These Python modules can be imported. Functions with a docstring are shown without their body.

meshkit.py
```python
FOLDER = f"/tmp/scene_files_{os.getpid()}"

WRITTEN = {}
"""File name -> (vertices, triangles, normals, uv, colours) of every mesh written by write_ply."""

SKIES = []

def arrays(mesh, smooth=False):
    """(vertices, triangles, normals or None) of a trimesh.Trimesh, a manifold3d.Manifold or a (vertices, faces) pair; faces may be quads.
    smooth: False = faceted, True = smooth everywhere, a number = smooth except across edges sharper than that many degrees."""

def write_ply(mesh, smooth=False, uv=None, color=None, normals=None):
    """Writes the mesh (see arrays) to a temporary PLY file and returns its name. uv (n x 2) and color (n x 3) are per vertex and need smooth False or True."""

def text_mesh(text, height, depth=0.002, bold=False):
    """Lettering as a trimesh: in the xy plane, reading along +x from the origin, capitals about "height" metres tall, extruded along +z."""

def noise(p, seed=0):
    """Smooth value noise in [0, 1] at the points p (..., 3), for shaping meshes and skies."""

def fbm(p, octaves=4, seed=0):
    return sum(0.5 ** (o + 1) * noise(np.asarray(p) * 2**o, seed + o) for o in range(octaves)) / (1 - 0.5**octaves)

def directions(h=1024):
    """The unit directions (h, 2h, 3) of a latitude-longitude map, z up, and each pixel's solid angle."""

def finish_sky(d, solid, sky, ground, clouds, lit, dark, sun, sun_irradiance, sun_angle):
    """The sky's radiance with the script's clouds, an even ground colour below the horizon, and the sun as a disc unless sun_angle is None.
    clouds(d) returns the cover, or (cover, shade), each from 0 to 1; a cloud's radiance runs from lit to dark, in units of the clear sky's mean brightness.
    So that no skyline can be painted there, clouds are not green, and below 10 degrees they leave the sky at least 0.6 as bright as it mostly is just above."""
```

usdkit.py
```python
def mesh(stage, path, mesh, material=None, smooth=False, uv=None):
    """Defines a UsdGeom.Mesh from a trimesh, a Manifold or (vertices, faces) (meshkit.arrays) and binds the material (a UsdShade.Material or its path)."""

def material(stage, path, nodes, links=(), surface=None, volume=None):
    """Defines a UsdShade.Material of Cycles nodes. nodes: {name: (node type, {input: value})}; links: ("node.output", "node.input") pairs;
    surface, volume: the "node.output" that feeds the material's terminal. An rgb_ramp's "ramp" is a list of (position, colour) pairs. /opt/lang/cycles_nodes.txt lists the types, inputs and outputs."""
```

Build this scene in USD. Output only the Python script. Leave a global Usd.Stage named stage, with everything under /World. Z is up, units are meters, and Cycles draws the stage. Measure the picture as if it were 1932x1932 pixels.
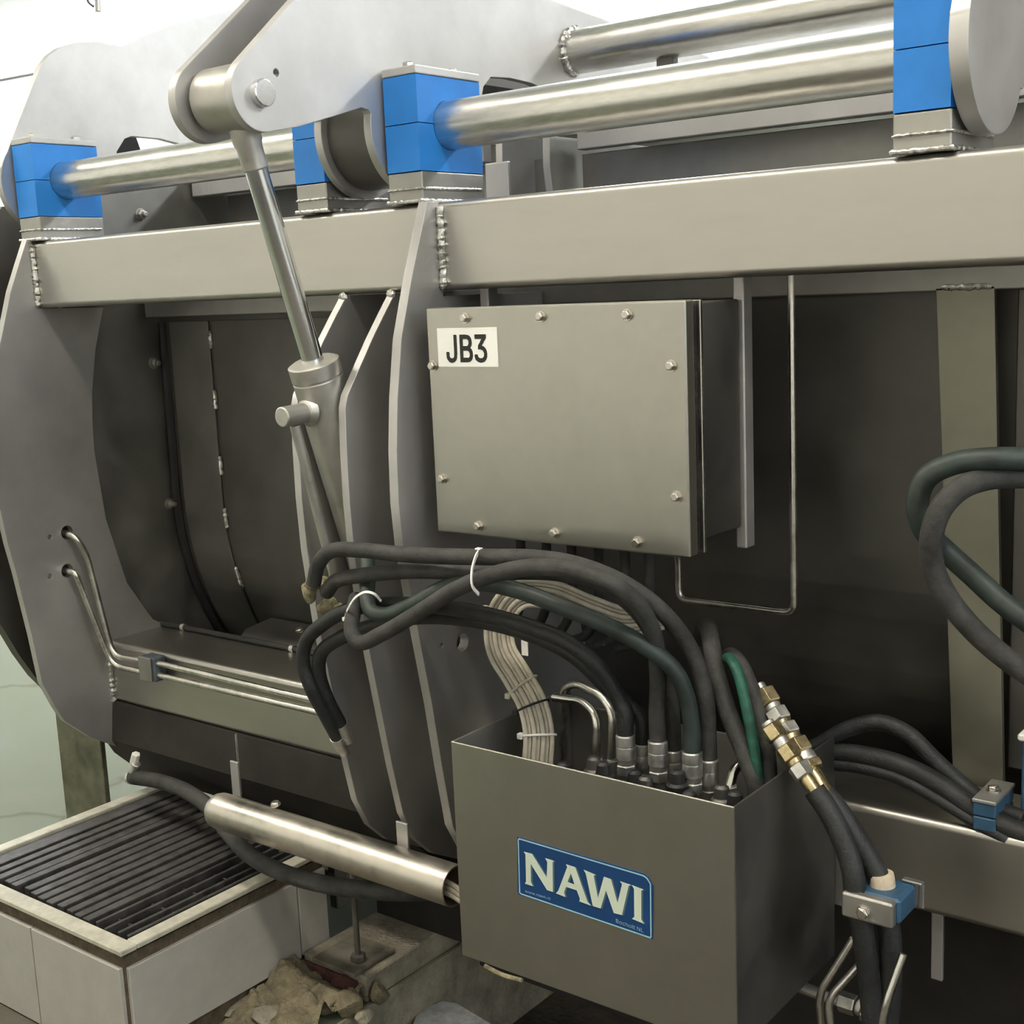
import math, random
import numpy as np, trimesh
import usdkit, meshkit
from meshkit import text_mesh, fbm
from pxr import Usd, UsdGeom, UsdLux, Gf, Sdf, UsdShade
from shapely.geometry import Polygon, Point, box as sbox, LineString
from shapely import affinity
from shapely.ops import unary_union

random.seed(7)
rng = np.random.default_rng(7)
stage = Usd.Stage.CreateInMemory()
UsdGeom.SetStageUpAxis(stage, UsdGeom.Tokens.z)
UsdGeom.SetStageMetersPerUnit(stage, 1.0)
UsdGeom.Xform.Define(stage, '/World')

# ------------------------------------------------------------------ camera
CAM = np.array([0.0, -1.8, 1.55])
YAW, PITCH, ROLL, FPX = .665, .171, .0437, 2450.0
EXPOSURE = -0.25
_ca, _sa, _cp, _sp = math.cos(YAW), math.sin(YAW), math.cos(PITCH), math.sin(PITCH)
FWD = np.array([-_sa*_cp, _ca*_cp, -_sp]); _rt = np.array([_ca, _sa, 0]); _dn = np.cross(FWD, _rt)
RIGHT = math.cos(ROLL)*_rt + math.sin(ROLL)*_dn
DOWN = -math.sin(ROLL)*_rt + math.cos(ROLL)*_dn
cam = UsdGeom.Camera.Define(stage, '/World/camera')
m = Gf.Matrix4d(1)
for i, a in enumerate((RIGHT, -DOWN, -FWD, CAM)):
    m.SetRow(i, Gf.Vec4d(*map(float, a), 1.0 if i == 3 else 0.0))
cam.AddTransformOp().Set(m)
cam.CreateHorizontalApertureAttr(36.0); cam.CreateVerticalApertureAttr(36.0)
cam.CreateFocalLengthAttr(36.0*FPX/1932.0)
cam.CreateClippingRangeAttr(Gf.Vec2f(.05, 100))
cam.CreateExposureAttr(EXPOSURE)

# strengths of the ceiling fixtures and of the added fill windows (built further down)
LAMP_BACK, LAMP_FRONT, FILL_DAYLIGHT = 82.0, 41.0, 6.5

def at(px, py, x=None, y=None, z=None):
    """the point of the plane x=, y= or z= that the survey of the photograph gives for a pixel"""
    d = FWD + RIGHT*(px-966)/FPX + DOWN*(py-966)/FPX
    i, v = (0, x) if x is not None else (1, y) if y is not None else (2, z)
    return CAM + d*((v-CAM[i])/d[i])

# ------------------------------------------------------------------ materials
LOOKS = '/World/Looks'
UsdGeom.Scope.Define(stage, LOOKS)
M = {}
def srgb(*c):
    return tuple((x/255/12.92 if x/255 <= .04045 else ((x/255+.055)/1.055)**2.4) for x in c)

def metal(name, col, rough, var=.06, scale=9, stretch=(1, 1, 1), bev=.0025, spot=0.0, metallic=1.0, rvar=.1, fine=None):
    d = tuple(max(0, c*(1-var*2.2)) for c in col); l = tuple(min(1, c*(1+var)) for c in col)
    nodes = {'tc': ('geometry', {}), 'mp': ('mapping', {'scale': stretch}),
             'n': ('noise_texture', {'scale': scale, 'detail': 5, 'roughness': .6}),
             'cr': ('rgb_ramp', {'ramp': [(.3, d), (.65, l)]}),
             'n2': ('noise_texture', {'scale': fine or 140, 'detail': 3}),
             'mr': ('map_range', {'from_min': .3, 'from_max': .7, 'to_min': max(.03, rough-rvar), 'to_max': min(1, rough+rvar)}),
             'bv': ('bevel', {'samples': 4, 'radius': bev}),
             'bp': ('bump', {'strength': .03, 'distance': .002}),
             'p': ('principled_bsdf', {'metallic': metallic})}
    links = [('tc.position', 'mp.vector'), ('mp.vector', 'n.vector'), ('mp.vector', 'n2.vector'), ('n.fac', 'cr.fac'), ('cr.color', 'p.base_color'),
             ('n.fac', 'mr.value'), ('mr.result', 'p.roughness'), ('n2.fac', 'bp.height'), ('bv.bevel', 'bp.normal'), ('bp.normal', 'p.normal')]
    M[name] = usdkit.material(stage, f'{LOOKS}/{name}', nodes, links, surface='p.BSDF')

def plain(name, col, rough=.6, var=.12, scale=14, bump=.0, spec=.5, bev=.0, metallic=0.0, emit=None):
    d = tuple(max(0, c*(1-var*1.6)) for c in col); l = tuple(min(1, c*(1+var)) for c in col)
    nodes = {'tc': ('geometry', {}), 'n': ('noise_texture', {'scale': scale, 'detail': 6, 'roughness': .65}),
             'cr': ('rgb_ramp', {'ramp': [(.32, d), (.66, l)]}),
             'p': ('principled_bsdf', {'roughness': rough, 'specular_ior_level': spec, 'metallic': metallic})}
    links = [('tc.position', 'n.vector'), ('n.fac', 'cr.fac'), ('cr.color', 'p.base_color')]
    if bump:
        nodes['n2'] = ('noise_texture', {'scale': scale*7, 'detail': 4}); nodes['bp'] = ('bump', {'strength': bump, 'distance': .01})
        links += [('tc.position', 'n2.vector'), ('n2.fac', 'bp.height'), ('bp.normal', 'p.normal')]
    M[name] = usdkit.material(stage, f'{LOOKS}/{name}', nodes, links, surface='p.BSDF')

def lamp(name, col, strength):
    M[name] = usdkit.material(stage, f'{LOOKS}/{name}', {'e': ('emission', {'color': col, 'strength': strength})}, surface='e.emission')

metal('steel_brushed', (.455, .44, .405), .36, var=.02, scale=3, stretch=(.5, 2, 2), rvar=.02)
metal('steel_plate', (.53, .52, .51), .50, var=.09, scale=4, metallic=.85, rvar=.05)
metal('steel_panel', (.42, .415, .41), .6, var=.06, scale=4, metallic=.35, rvar=.05)
metal('steel_sheet', (.43, .42, .375), .34, var=.02, scale=3, rvar=.02)
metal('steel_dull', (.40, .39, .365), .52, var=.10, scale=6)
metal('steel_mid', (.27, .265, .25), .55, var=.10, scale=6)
metal('steel_olive', (.30, .29, .235), .52, var=.10, scale=6)
plain('shade_dark', (.019, .016, .013), .75, var=.3, scale=10)  # shade on the vessel's underside, put into the colour
metal('leg_steel', (.25, .245, .19), .5, var=.2, scale=14)
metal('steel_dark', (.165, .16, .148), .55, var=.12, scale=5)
metal('steel_rod', (.64, .63, .60), .27, var=.04, scale=30, stretch=(.15, 1, 1), rvar=.05)
metal('steel_tube', (.60, .56, .50), .36, var=.06, scale=8)
metal('chrome', (.84, .85, .86), .15, var=.02, rvar=.03)
metal('pipe_steel', (.66, .64, .59), .26, var=.05, bev=.001)
metal('weld_metal', (.62, .61, .58), .34, var=.14, scale=90, rvar=.14, bev=.001)
metal('bolt_steel', (.60, .565, .515), .30, var=.05, bev=.0008)
metal('zinc', (.66, .65, .62), .45, var=.09, scale=60, bev=.0008)
metal('brass', (.56, .46, .27), .33, var=.12, scale=40, bev=.001)
metal('foot_steel', (.21, .19, .15), .7, var=.3, scale=12, metallic=.3)
metal('screw_steel', (.16, .15, .13), .6, var=.2, scale=12, metallic=.6)
metal('cylinder_paint', (.50, .485, .45), .42, var=.06, scale=20, metallic=.85, rvar=.08)
plain('blue_plastic', srgb(34, 126, 212), .55, var=.07, scale=9)
plain('blue_clamp', srgb(50, 84, 112), .5, var=.15, scale=40)
plain('clamp_grey', (.07, .085, .10), .5, var=.2, scale=40)
plain('rubber', (.020, .021, .021), .55, var=.3, scale=30, bump=.15)
plain('rubber_dusty', (.040, .040, .037), .72, var=.35, scale=22, bump=.15)
plain('rubber_green', (.012, .085, .055), .55, var=.35, scale=30)
plain('rubber_greenish', (.028, .040, .035), .5, var=.3, scale=25)
plain('cable_cream', (.46, .42, .34), .55, var=.12, scale=50)
plain('white_plastic', (.78, .77, .73), .45, var=.05)
plain('black_plastic', (.016, .016, .017), .5, var=.2)
plain('sign_white', (.92, .92, .88), .5, var=.02)
plain('sign_black', (.012, .012, .012), .5, var=.05)
plain('sign_blue', srgb(14, 62, 112), .42, var=.06)
plain('sign_line', srgb(150, 190, 205), .45, var=.03)
plain('sign_letter', srgb(205, 216, 200), .45, var=.03)
plain('sign_shade', srgb(82, 104, 112), .5, var=.05)
plain('sign_small', srgb(125, 155, 178), .5, var=.1)
plain('tile_white', (.41, .395, .36), .35, var=.05, scale=18)
plain('grout', (.11, .085, .055), .9, var=.3, scale=40, bump=.4)
plain('grate_iron', (.075, .07, .068), .6, var=.3, scale=30, metallic=.4)
plain('rim_stone', (.46, .44, .36), .6, var=.15, scale=25)
plain('concrete', (.30, .27, .21), .92, var=.25, scale=16, bump=.6)
plain('mortar_yellow', (.21, .18, .115), .95, var=.28, scale=26, bump=.7)
plain('floor_brown', (.085, .076, .060), .65, var=.3, scale=5, bump=.2)
plain('brick_red', (.085, .030, .028), .9, var=.35, scale=22, bump=.6)
plain('rock_grey', (.33, .34, .35), .9, var=.2, scale=30, bump=.6)
plain('trench_mud', (.050, .040, .028), .9, var=.4, scale=8, bump=.5)
plain('wall_white', (.82, .82, .80), .8, var=.02, scale=2)
plain('wall_front', (.74, .71, .64), .8, var=.05, scale=1.5)
plain('added_dado_dark', (.07, .066, .058), .6, var=.15, scale=2)
plain('ceiling_white', (.75, .75, .72), .85, var=.02, scale=2)
plain('tape_white', (.62, .52, .38), .7, var=.12, scale=60)
plain('crusted_grease', (.25, .22, .13), .8, var=.4, scale=50, bump=.5)
lamp('lamp_back', (.93, .97, 1.0), LAMP_BACK)
lamp('lamp_front', (1.0, .93, .80), LAMP_FRONT)
lamp('fill_daylight', (.86, .93, 1.0), FILL_DAYLIGHT)  # glow of the added windows
# greenish painted concrete with cracks and worn, wet-looking patches
M['floor_green'] = usdkit.material(stage, f'{LOOKS}/floor_green', {
    'tc': ('geometry', {}), 'n': ('noise_texture', {'scale': 1.6, 'detail': 7, 'roughness': .62, 'distortion': .6}),
    'cr': ('rgb_ramp', {'ramp': [(.30, (.10, .115, .075)), (.5, (.125, .14, .095)), (.68, (.16, .17, .13))]}),
    'v': ('voronoi_texture', {'scale': .55, 'feature': 'distance_to_edge'}), 'nv': ('noise_texture', {'scale': 3, 'detail': 4}),
    'vm': ('mix_vector', {'factor_float': .22}) if False else ('vector_math', {'math_type': 'multiply_add', 'vector2': (.35, .35, .35)}),
    'vr': ('rgb_ramp', {'ramp': [(0.0, (.62, .58, .48)), (.006, (.85, .82, .76)), (.014, (1, 1, 1))]}),
    'mx': ('mix_color', {'blend_type': 'multiply', 'fac': 1.0}) if False else ('vector_math', {'math_type': 'multiply'}),
    'rr': ('map_range', {'from_min': .35, 'from_max': .65, 'to_min': .5, 'to_max': .8}),
    'p': ('principled_bsdf', {'specular_ior_level': .2})},
    [('tc.position', 'n.vector'), ('n.fac', 'cr.fac'), ('tc.position', 'nv.vector'), ('nv.color', 'vm.vector1'), ('tc.position', 'vm.vector3'), ('vm.vector', 'v.vector'),
     ('v.distance', 'vr.fac'), ('cr.color', 'mx.vector1'), ('vr.color', 'mx.vector2'), ('mx.vector', 'p.base_color'), ('n.fac', 'rr.value'), ('rr.result', 'p.roughness')], surface='p.BSDF')

# ------------------------------------------------------------------ naming helpers
_used = {}
BASE = {}
def numbered(parent, name):
    k = (parent, name); n = _used.get(k, 0); _used[k] = n+1
    return name if n == 0 else f'{name}_{n:03d}'

def tag(prim, label=None, cat=None, group=None, kind=None):
    for k, v in (('label', label), ('category', cat), ('group', group), ('kind', kind)):
        if v: prim.SetCustomDataByKey(k, v)
    return prim

def thing(name, label, cat, base=(0, 0, 0), group=None, kind=None):
    path = '/World/' + numbered('/World', name)
    x = UsdGeom.Xform.Define(stage, path); x.AddTranslateOp().Set(Gf.Vec3d(*map(float, base)))
    BASE[path] = np.array(base, float)
    tag(x.GetPrim(), label, cat, group, kind)
    return path

def part(parent, name, mesh, mat, smooth=35, label=None, kind=None):
    """one mesh in world coordinates, hung under a thing or under one of its parts"""
    if isinstance(mesh, (list, tuple)) and not (len(mesh) == 2 and isinstance(mesh[0], np.ndarray)):
        mesh = trimesh.util.concatenate(mesh)
    b = BASE[parent]
    mesh = mesh.copy(); mesh.apply_translation(-b)
    path = parent + '/' + numbered(parent, name)
    p = usdkit.mesh(stage, path, mesh, M[mat], smooth=smooth)
    BASE[path] = b
    tag(p.GetPrim(), label, None, None, kind)
    return path

def struct(name, mesh, mat, smooth=False):
    path = '/World/' + numbered('/World', name)
    if isinstance(mesh, list): mesh = trimesh.util.concatenate(mesh)
    p = usdkit.mesh(stage, path, mesh, M[mat], smooth=smooth); BASE[path] = np.zeros(3)
    p.GetPrim().SetCustomDataByKey('kind', 'structure')
    return path

def copy_of(src, base, label, group=None):
    name = src.rsplit('/', 1)[1]
    path = '/World/' + numbered('/World', name)
    x = UsdGeom.Xform.Define(stage, path); pr = x.GetPrim()
    pr.GetReferences().AddInternalReference(src)
    x.GetOrderedXformOps()
    op = [o for o in x.GetOrderedXformOps() if o.GetOpType() == UsdGeom.XformOp.TypeTranslate]
    (op[0] if op else x.AddTranslateOp()).Set(Gf.Vec3d(*map(float, base)))
    pr.SetInstanceable(True)
    tag(pr, label, None, group)
    return path

# ------------------------------------------------------------------ shape helpers
def cbox(x0, x1, y0, y1, z0, z1, c=.0015):
    """box with chamfered edges"""
    if c <= 0:
        b = trimesh.creation.box((x1-x0, y1-y0, z1-z0)); b.apply_translation(((x0+x1)/2, (y0+y1)/2, (z0+z1)/2)); return b
    pts = []
    for sx in (0, 1):
        for sy in (0, 1):
            for sz in (0, 1):
                X, Y, Z = (x0, x1)[sx], (y0, y1)[sy], (z0, z1)[sz]
                ix, iy, iz = (c if not sx else -c), (c if not sy else -c), (c if not sz else -c)
                pts += [(X, Y+iy, Z+iz), (X+ix, Y, Z+iz), (X+ix, Y+iy, Z)]
    return trimesh.convex.convex_hull(np.array(pts))

def extrude(poly, h):
    gs = getattr(poly, 'geoms', [poly])
    return trimesh.util.concatenate([trimesh.creation.extrude_polygon(g, h, engine='earcut') for g in gs if g.area > 1e-9])

def prism_x(poly, x0, x1):
    """polygon in (y, z) extruded along x"""
    e = extrude(poly, x1-x0); v = e.vertices.copy()
    e.vertices = np.stack([v[:, 2]+x0, v[:, 0], v[:, 1]], 1)
    return e

def prism_y(poly, y0, y1):
    """polygon in (x, z) extruded along y (y0 < y1)"""
    e = extrude(poly, y1-y0); v = e.vertices.copy()
    e.vertices = np.stack([v[:, 0], y1-v[:, 2], v[:, 1]], 1)
    return e

def prism_z(poly, z0, z1):
    e = extrude(poly, z1-z0); e.apply_translation((0, 0, z0)); return e

def rrect(a0, a1, b0, b1, r, n=6):
    return sbox(a0+r, b0+r, a1-r, b1-r).buffer(r, quad_segs=n)

def spline(pts, per=10):
    p = np.asarray(pts, float)
    if len(p) < 3: return p
    q = np.vstack([2*p[0]-p[1], p, 2*p[-1]-p[-2]]); out = []
    for i in range(1, len(q)-2):
        a, b, c, d = q[i-1:i+3]
        # centripetal Catmull-Rom
        t0 = 0; t1 = t0+max(np.linalg.norm(b-a), 1e-6)**.5; t2 = t1+max(np.linalg.norm(c-b), 1e-6)**.5; t3 = t2+max(np.linalg.norm(d-c), 1e-6)**.5
        for t in np.linspace(t1, t2, per, endpoint=False):
            A1 = (t1-t)/(t1-t0)*a+(t-t0)/(t1-t0)*b; A2 = (t2-t)/(t2-t1)*b+(t-t1)/(t2-t1)*c; A3 = (t3-t)/(t3-t2)*c+(t-t2)/(t3-t2)*d
            B1 = (t2-t)/(t2-t0)*A1+(t-t0)/(t2-t0)*A2; B2 = (t3-t)/(t3-t1)*A2+(t-t1)/(t3-t1)*A3
            out.append((t2-t)/(t2-t1)*B1+(t-t1)/(t2-t1)*B2)
    out.append(p[-1])
    return np.array(out)

def sweep(path, r, n=14, caps=True, sect=None):
    """tube along a path; r a number or one per point; sect: (k,2) section instead of a circle"""
    p = np.asarray(path, float); k = len(p)
    t = np.gradient(p, axis=0); t /= np.linalg.norm(t, axis=1, keepdims=True)
    u = np.cross(t[0], (0, 0, 1)); u = u if np.linalg.norm(u) > .1 else np.cross(t[0], (0, 1, 0)); u /= np.linalg.norm(u)
    rs = np.broadcast_to(r, (k,))
    if sect is None:
        a = np.linspace(0, 2*np.pi, n, endpoint=False); sect = np.stack([np.cos(a), np.sin(a)], 1)
    n = len(sect); V = []
    for i in range(k):
        u = u-t[i]*(u@t[i]); u /= np.linalg.norm(u); w = np.cross(t[i], u)
        V.append(p[i]+rs[i]*(sect[:, :1]*u+sect[:, 1:]*w))
    V = np.vstack(V); F = []
    for i in range(k-1):
        for j in range(n):
            a, b = i*n+j, i*n+(j+1) % n
            F += [(a, b, b+n), (a, b+n, a+n)]
    if caps:
        c0, c1 = len(V), len(V)+1; V = np.vstack([V, p[0], p[-1]])
        for j in range(n):
            F += [(c0, (j+1) % n, j), (c1, (k-1)*n+j, (k-1)*n+(j+1) % n)]
    return trimesh.Trimesh(V, F, process=False)

def hose(pts, r, n=14, per=10): return sweep(spline(pts, per), r, n)

def filleted(pts, rad, k=7):
    """polyline with rounded corners, as bent pipe"""
    p = [np.asarray(q, float) for q in pts]; out = [p[0]]
    for a, b, c in zip(p, p[1:], p[2:]):
        d1, d2 = a-b, c-b; l1, l2 = np.linalg.norm(d1), np.linalg.norm(d2); d1, d2 = d1/l1, d2/l2
        s = min(rad, l1*.45, l2*.45); A, C = b+d1*s, b+d2*s
        for t in np.linspace(0, 1, k): out.append((1-t)**2*A+2*t*(1-t)*b+t*t*C)
    out.append(p[-1]); return np.array(out)

def pipe(pts, r, rad=.03, n=12): return sweep(filleted(pts, rad), r, n)

def lathe(prof, p0, direction, n=28):
    """(distance, radius) pairs turned about the axis p0 + d*direction"""
    d = np.asarray(direction, float); d /= np.linalg.norm(d); p0 = np.asarray(p0, float)
    u = np.cross(d, (0, 0, 1)); u = u if np.linalg.norm(u) > .1 else np.cross(d, (0, 1, 0)); u /= np.linalg.norm(u); w = np.cross(d, u)
    a = np.linspace(0, 2*np.pi, n, endpoint=False); V = []; F = []
    for (s, r) in prof:
        V.append(p0+d*s+max(r, 1e-5)*(np.cos(a)[:, None]*u+np.sin(a)[:, None]*w))
    V = np.vstack(V)
    for i in range(len(prof)-1):
        for j in range(n):
            A, B = i*n+j, i*n+(j+1) % n
            F += [(A, B, B+n), (A, B+n, A+n)]
    k = len(prof); c0, c1 = len(V), len(V)+1
    V = np.vstack([V, p0+d*prof[0][0], p0+d*prof[-1][0]])
    for j in range(n):
        F += [(c0, (j+1) % n, j), (c1, (k-1)*n+j, (k-1)*n+(j+1) % n)]
    return trimesh.Trimesh(V, F, process=False)

def rod(p0, p1, r, n=24, c=.0015):
    L = float(np.linalg.norm(np.asarray(p1, float)-p0)); c = min(c, r*.4, L*.3)
    return lathe([(0, r-c), (c, r), (L-c, r), (L, r-c)], p0, np.asarray(p1, float)-p0, n)

def hexnut(p0, direction, r, h):
    c = r*.1
    return lathe([(0, r-c), (c, r), (h-c, r), (h, r-c)], p0, direction, 6)

def hexbolt(p, direction, r=.008, h=.006, washer=True):
    d = np.asarray(direction, float); d /= np.linalg.norm(d); p = np.asarray(p, float); out = []
    if washer: out.append(lathe([(0, r*1.25), (.0018, r*1.25)], p, d, 18)); p = p+d*.0018
    out.append(hexnut(p, d, r, h)); out.append(lathe([(0, r*.72), (.0008, r*.66)], p+d*h, d, 16))
    return trimesh.util.concatenate(out)

def weld(pts, r, seed=0, per=.004, amp=.45, n=8):
    """lumpy weld bead along a polyline"""
    p = np.asarray(pts, float); out = []
    for a, b in zip(p, p[1:]):
        k = max(2, int(np.linalg.norm(b-a)/per)); out += [a+(b-a)*t for t in np.linspace(0, 1, k, endpoint=False)]
    out.append(p[-1]); out = np.array(out)
    g = np.random.default_rng(seed)
    rr = r*(1+amp*.7*(g.random(len(out))-.5)+.10*np.sin(np.arange(len(out))*1.9))
    out = out+(g.random(out.shape)-.5)*r*.35
    rr[0] *= .5; rr[-1] *= .5
    return sweep(out, rr, n)

def rock(center, size, seed, sub=2, rough=.35):
    m = trimesh.creation.icosphere(subdivisions=sub); v = m.vertices
    f = fbm(v*1.3+seed*7.1, 4, seed); v = v*(1-rough+2*rough*f)[:, None]
    # knock a few flat facets
    g = np.random.default_rng(seed)
    for _ in range(5):
        nrm = g.normal(size=3); nrm /= np.linalg.norm(nrm); dd = v@nrm; cut = .55+.2*g.random(); over = np.maximum(dd-cut, 0); v = v-over[:, None]*nrm*.9
    m.vertices = v*np.asarray(size)+np.asarray(center)
    return m

def arc(cx, cy, r, a0, a1, n=16):
    return [(cx+r*math.cos(a), cy+r*math.sin(a)) for a in np.radians(np.linspace(a0, a1, n))]

# ================================================================== ROOM
RX0, RX1, RY0, RY1, RZ = -15.0, 5.0, -3.8, 5.5, 4.6
TX0, TX1, TY0, TY1, TZ = -1.93, 1.2, -.42, 1.6, -.30      # drainage trench in the floor under the machine
floor_poly = sbox(RX0, RY0, RX1, RY1).difference(sbox(TX0, TY0, TX1, TY1))
fl = struct('floor', prism_z(floor_poly, -.35, 0.0), 'floor_green')
part(fl, 'trench_bottom', cbox(TX0-.02, TX1+.02, TY0-.02, TY1+.02, TZ-.05, TZ, 0), 'trench_mud', smooth=False)
part(fl, 'trench_side', [cbox(TX0-.004, TX0+.008, TY0, TY1, TZ, -.001, 0), cbox(TX0, TX1, TY1-.008, TY1+.004, TZ, -.001, 0), cbox(TX0, TX1, TY0-.004, TY0+.008, TZ, -.001, 0), cbox(TX1-.008, TX1+.004, TY0, TY1, TZ, -.001, 0)], 'concrete', smooth=False)
part(fl, 'dark_tiling', prism_z(sbox(-2.62, RY0+.02, RX1-.01, -.406).union(sbox(-2.62, -.405, -2.135, -.30)).difference(sbox(TX0, TY0, TX1, TY1)).difference(sbox(-2.62,-.405,-2.0,-.2)), -.01, .0015), 'floor_brown', smooth=False)
struct('wall_back', cbox(RX0-.2, RX1+.2, RY1, RY1+.2, 0, RZ, 0), 'wall_white')
struct('wall_left', cbox(RX0-.2, RX0, RY0, RY1, 0, RZ, 0), 'wall_white')
wr = sbox(RY0, 0, RY1, RZ)
FILL_WIN = [(-3.3, -1.4), (-1.0, .9), (1.3, 3.2)]  # unseen windows, added as a cool fill for the right-facing steel
for a_, b_ in FILL_WIN: wr = wr.difference(sbox(a_, 1.9, b_, 4.0))
struct('wall_right', prism_x(wr, RX1, RX1+.2), 'wall_white')
for k_, (a_, b_) in enumerate(FILL_WIN):
    w_ = struct('window_%d' % (k_+1), cbox(RX1+.12, RX1+.13, a_, b_, 1.9, 4.0, 0), 'fill_daylight')
    part(w_, 'added_window_frame', [cbox(RX1+.06, RX1+.12, a_, a_+.05, 1.9, 4.0, .003), cbox(RX1+.06, RX1+.12, b_-.05, b_, 1.9, 4.0, .003), cbox(RX1+.06, RX1+.12, a_, b_, 1.9, 1.95, .003), cbox(RX1+.06, RX1+.12, a_, b_, 3.95, 4.0, .003), cbox(RX1+.06, RX1+.12, (a_+b_)/2-.025, (a_+b_)/2+.025, 1.9, 4.0, .003)], 'white_plastic')
wf = struct('wall_front', cbox(RX0-.2, RX1+.2, RY0-.2, RY0, 0, RZ, 0), 'wall_front')
part(wf, 'added_dado', cbox(RX0, RX1, RY0, RY0+.012, 0, .5, .002), 'added_dado_dark')  # unseen dark band, added to darken low reflections in the steel
struct('ceiling', cbox(RX0-.2, RX1+.2, RY0-.2, RY1+.2, RZ, RZ+.15, 0), 'ceiling_white')
tr = struct('trim_1', rod(at(-420, 231, y=RY1-.012), at(300, 94, y=RY1-.012), .008, 8), 'steel_dark', smooth=30)

def fixture(name, mat, base, lx, ly, label, group):
    t = thing(name, label, 'ceiling light', base, group)
    x, y, z = base
    part(t, 'housing', [cbox(x-lx/2-.03, x+lx/2+.03, y-ly/2-.03, y+ly/2+.03, z+.012, z+.08, .004)], 'white_plastic')
    part(t, 'diffuser', cbox(x-lx/2, x+lx/2, y-ly/2, y+ly/2, z, z+.012, 0), mat, smooth=False)
    return t
G = 'ceiling light panels of the hall'
ORD = ['first', 'second', 'third', 'fourth', 'fifth', 'sixth', 'seventh', 'eighth']
def lb_(k, row): return f'ceiling light panel in the {row}, {ORD[k]} from the left, out of frame'
bx = (-12.6, -9.8, -7.0, -4.2, -1.4, 1.4)  # two leftmost added to brighten the far left of the hall
a0 = fixture('ceiling_light', 'lamp_back', (bx[0], 3.6, RZ-.09), 1.5, .5, lb_(0, 'row behind the machine'), G)
for k, x in enumerate(bx[1:]): copy_of(a0, (x, 3.6, RZ-.09), lb_(k+1, 'row behind the machine'), G)
for k, x in enumerate((-13.2, -10.4)): copy_of(a0, (x, .6, RZ-.09), lb_(k, 'added far left row'), G)  # extra panels, added to whiten the wall at far left
b0 = fixture('front_ceiling_light', 'lamp_front', (-7.0, -1.6, RZ-.09), 1.5, .35, lb_(0, 'row before the machine'), G)
for k, x in enumerate((-4.8, -2.6, -.4, 1.8)): copy_of(b0, (x, -1.6, RZ-.09), lb_(k+1, 'row before the machine'), G)

# ================================================================== MACHINE FRAME
fr = thing('mixer_frame', 'large stainless steel machine body with square beams, hoop ribs and curved vessel', 'machine', (-1.6, .5, 0))
AXY, AXZ = .085, 1.847             # hinge axis
SB = .37                            # front of the vessel shell
ub = part(fr, 'upper_beam', prism_x(rrect(0, .185, 1.55, 1.706, .013), -2.825, .6), 'steel_brushed')
lb = part(fr, 'lower_beam', prism_x(rrect(.10, .285, .541, .700, .013), -2.825, .6), 'steel_brushed')
part(fr, 'rail', cbox(-2.82, .6, .30, .345, 1.514, 1.60, .002), 'steel_dull')
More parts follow.
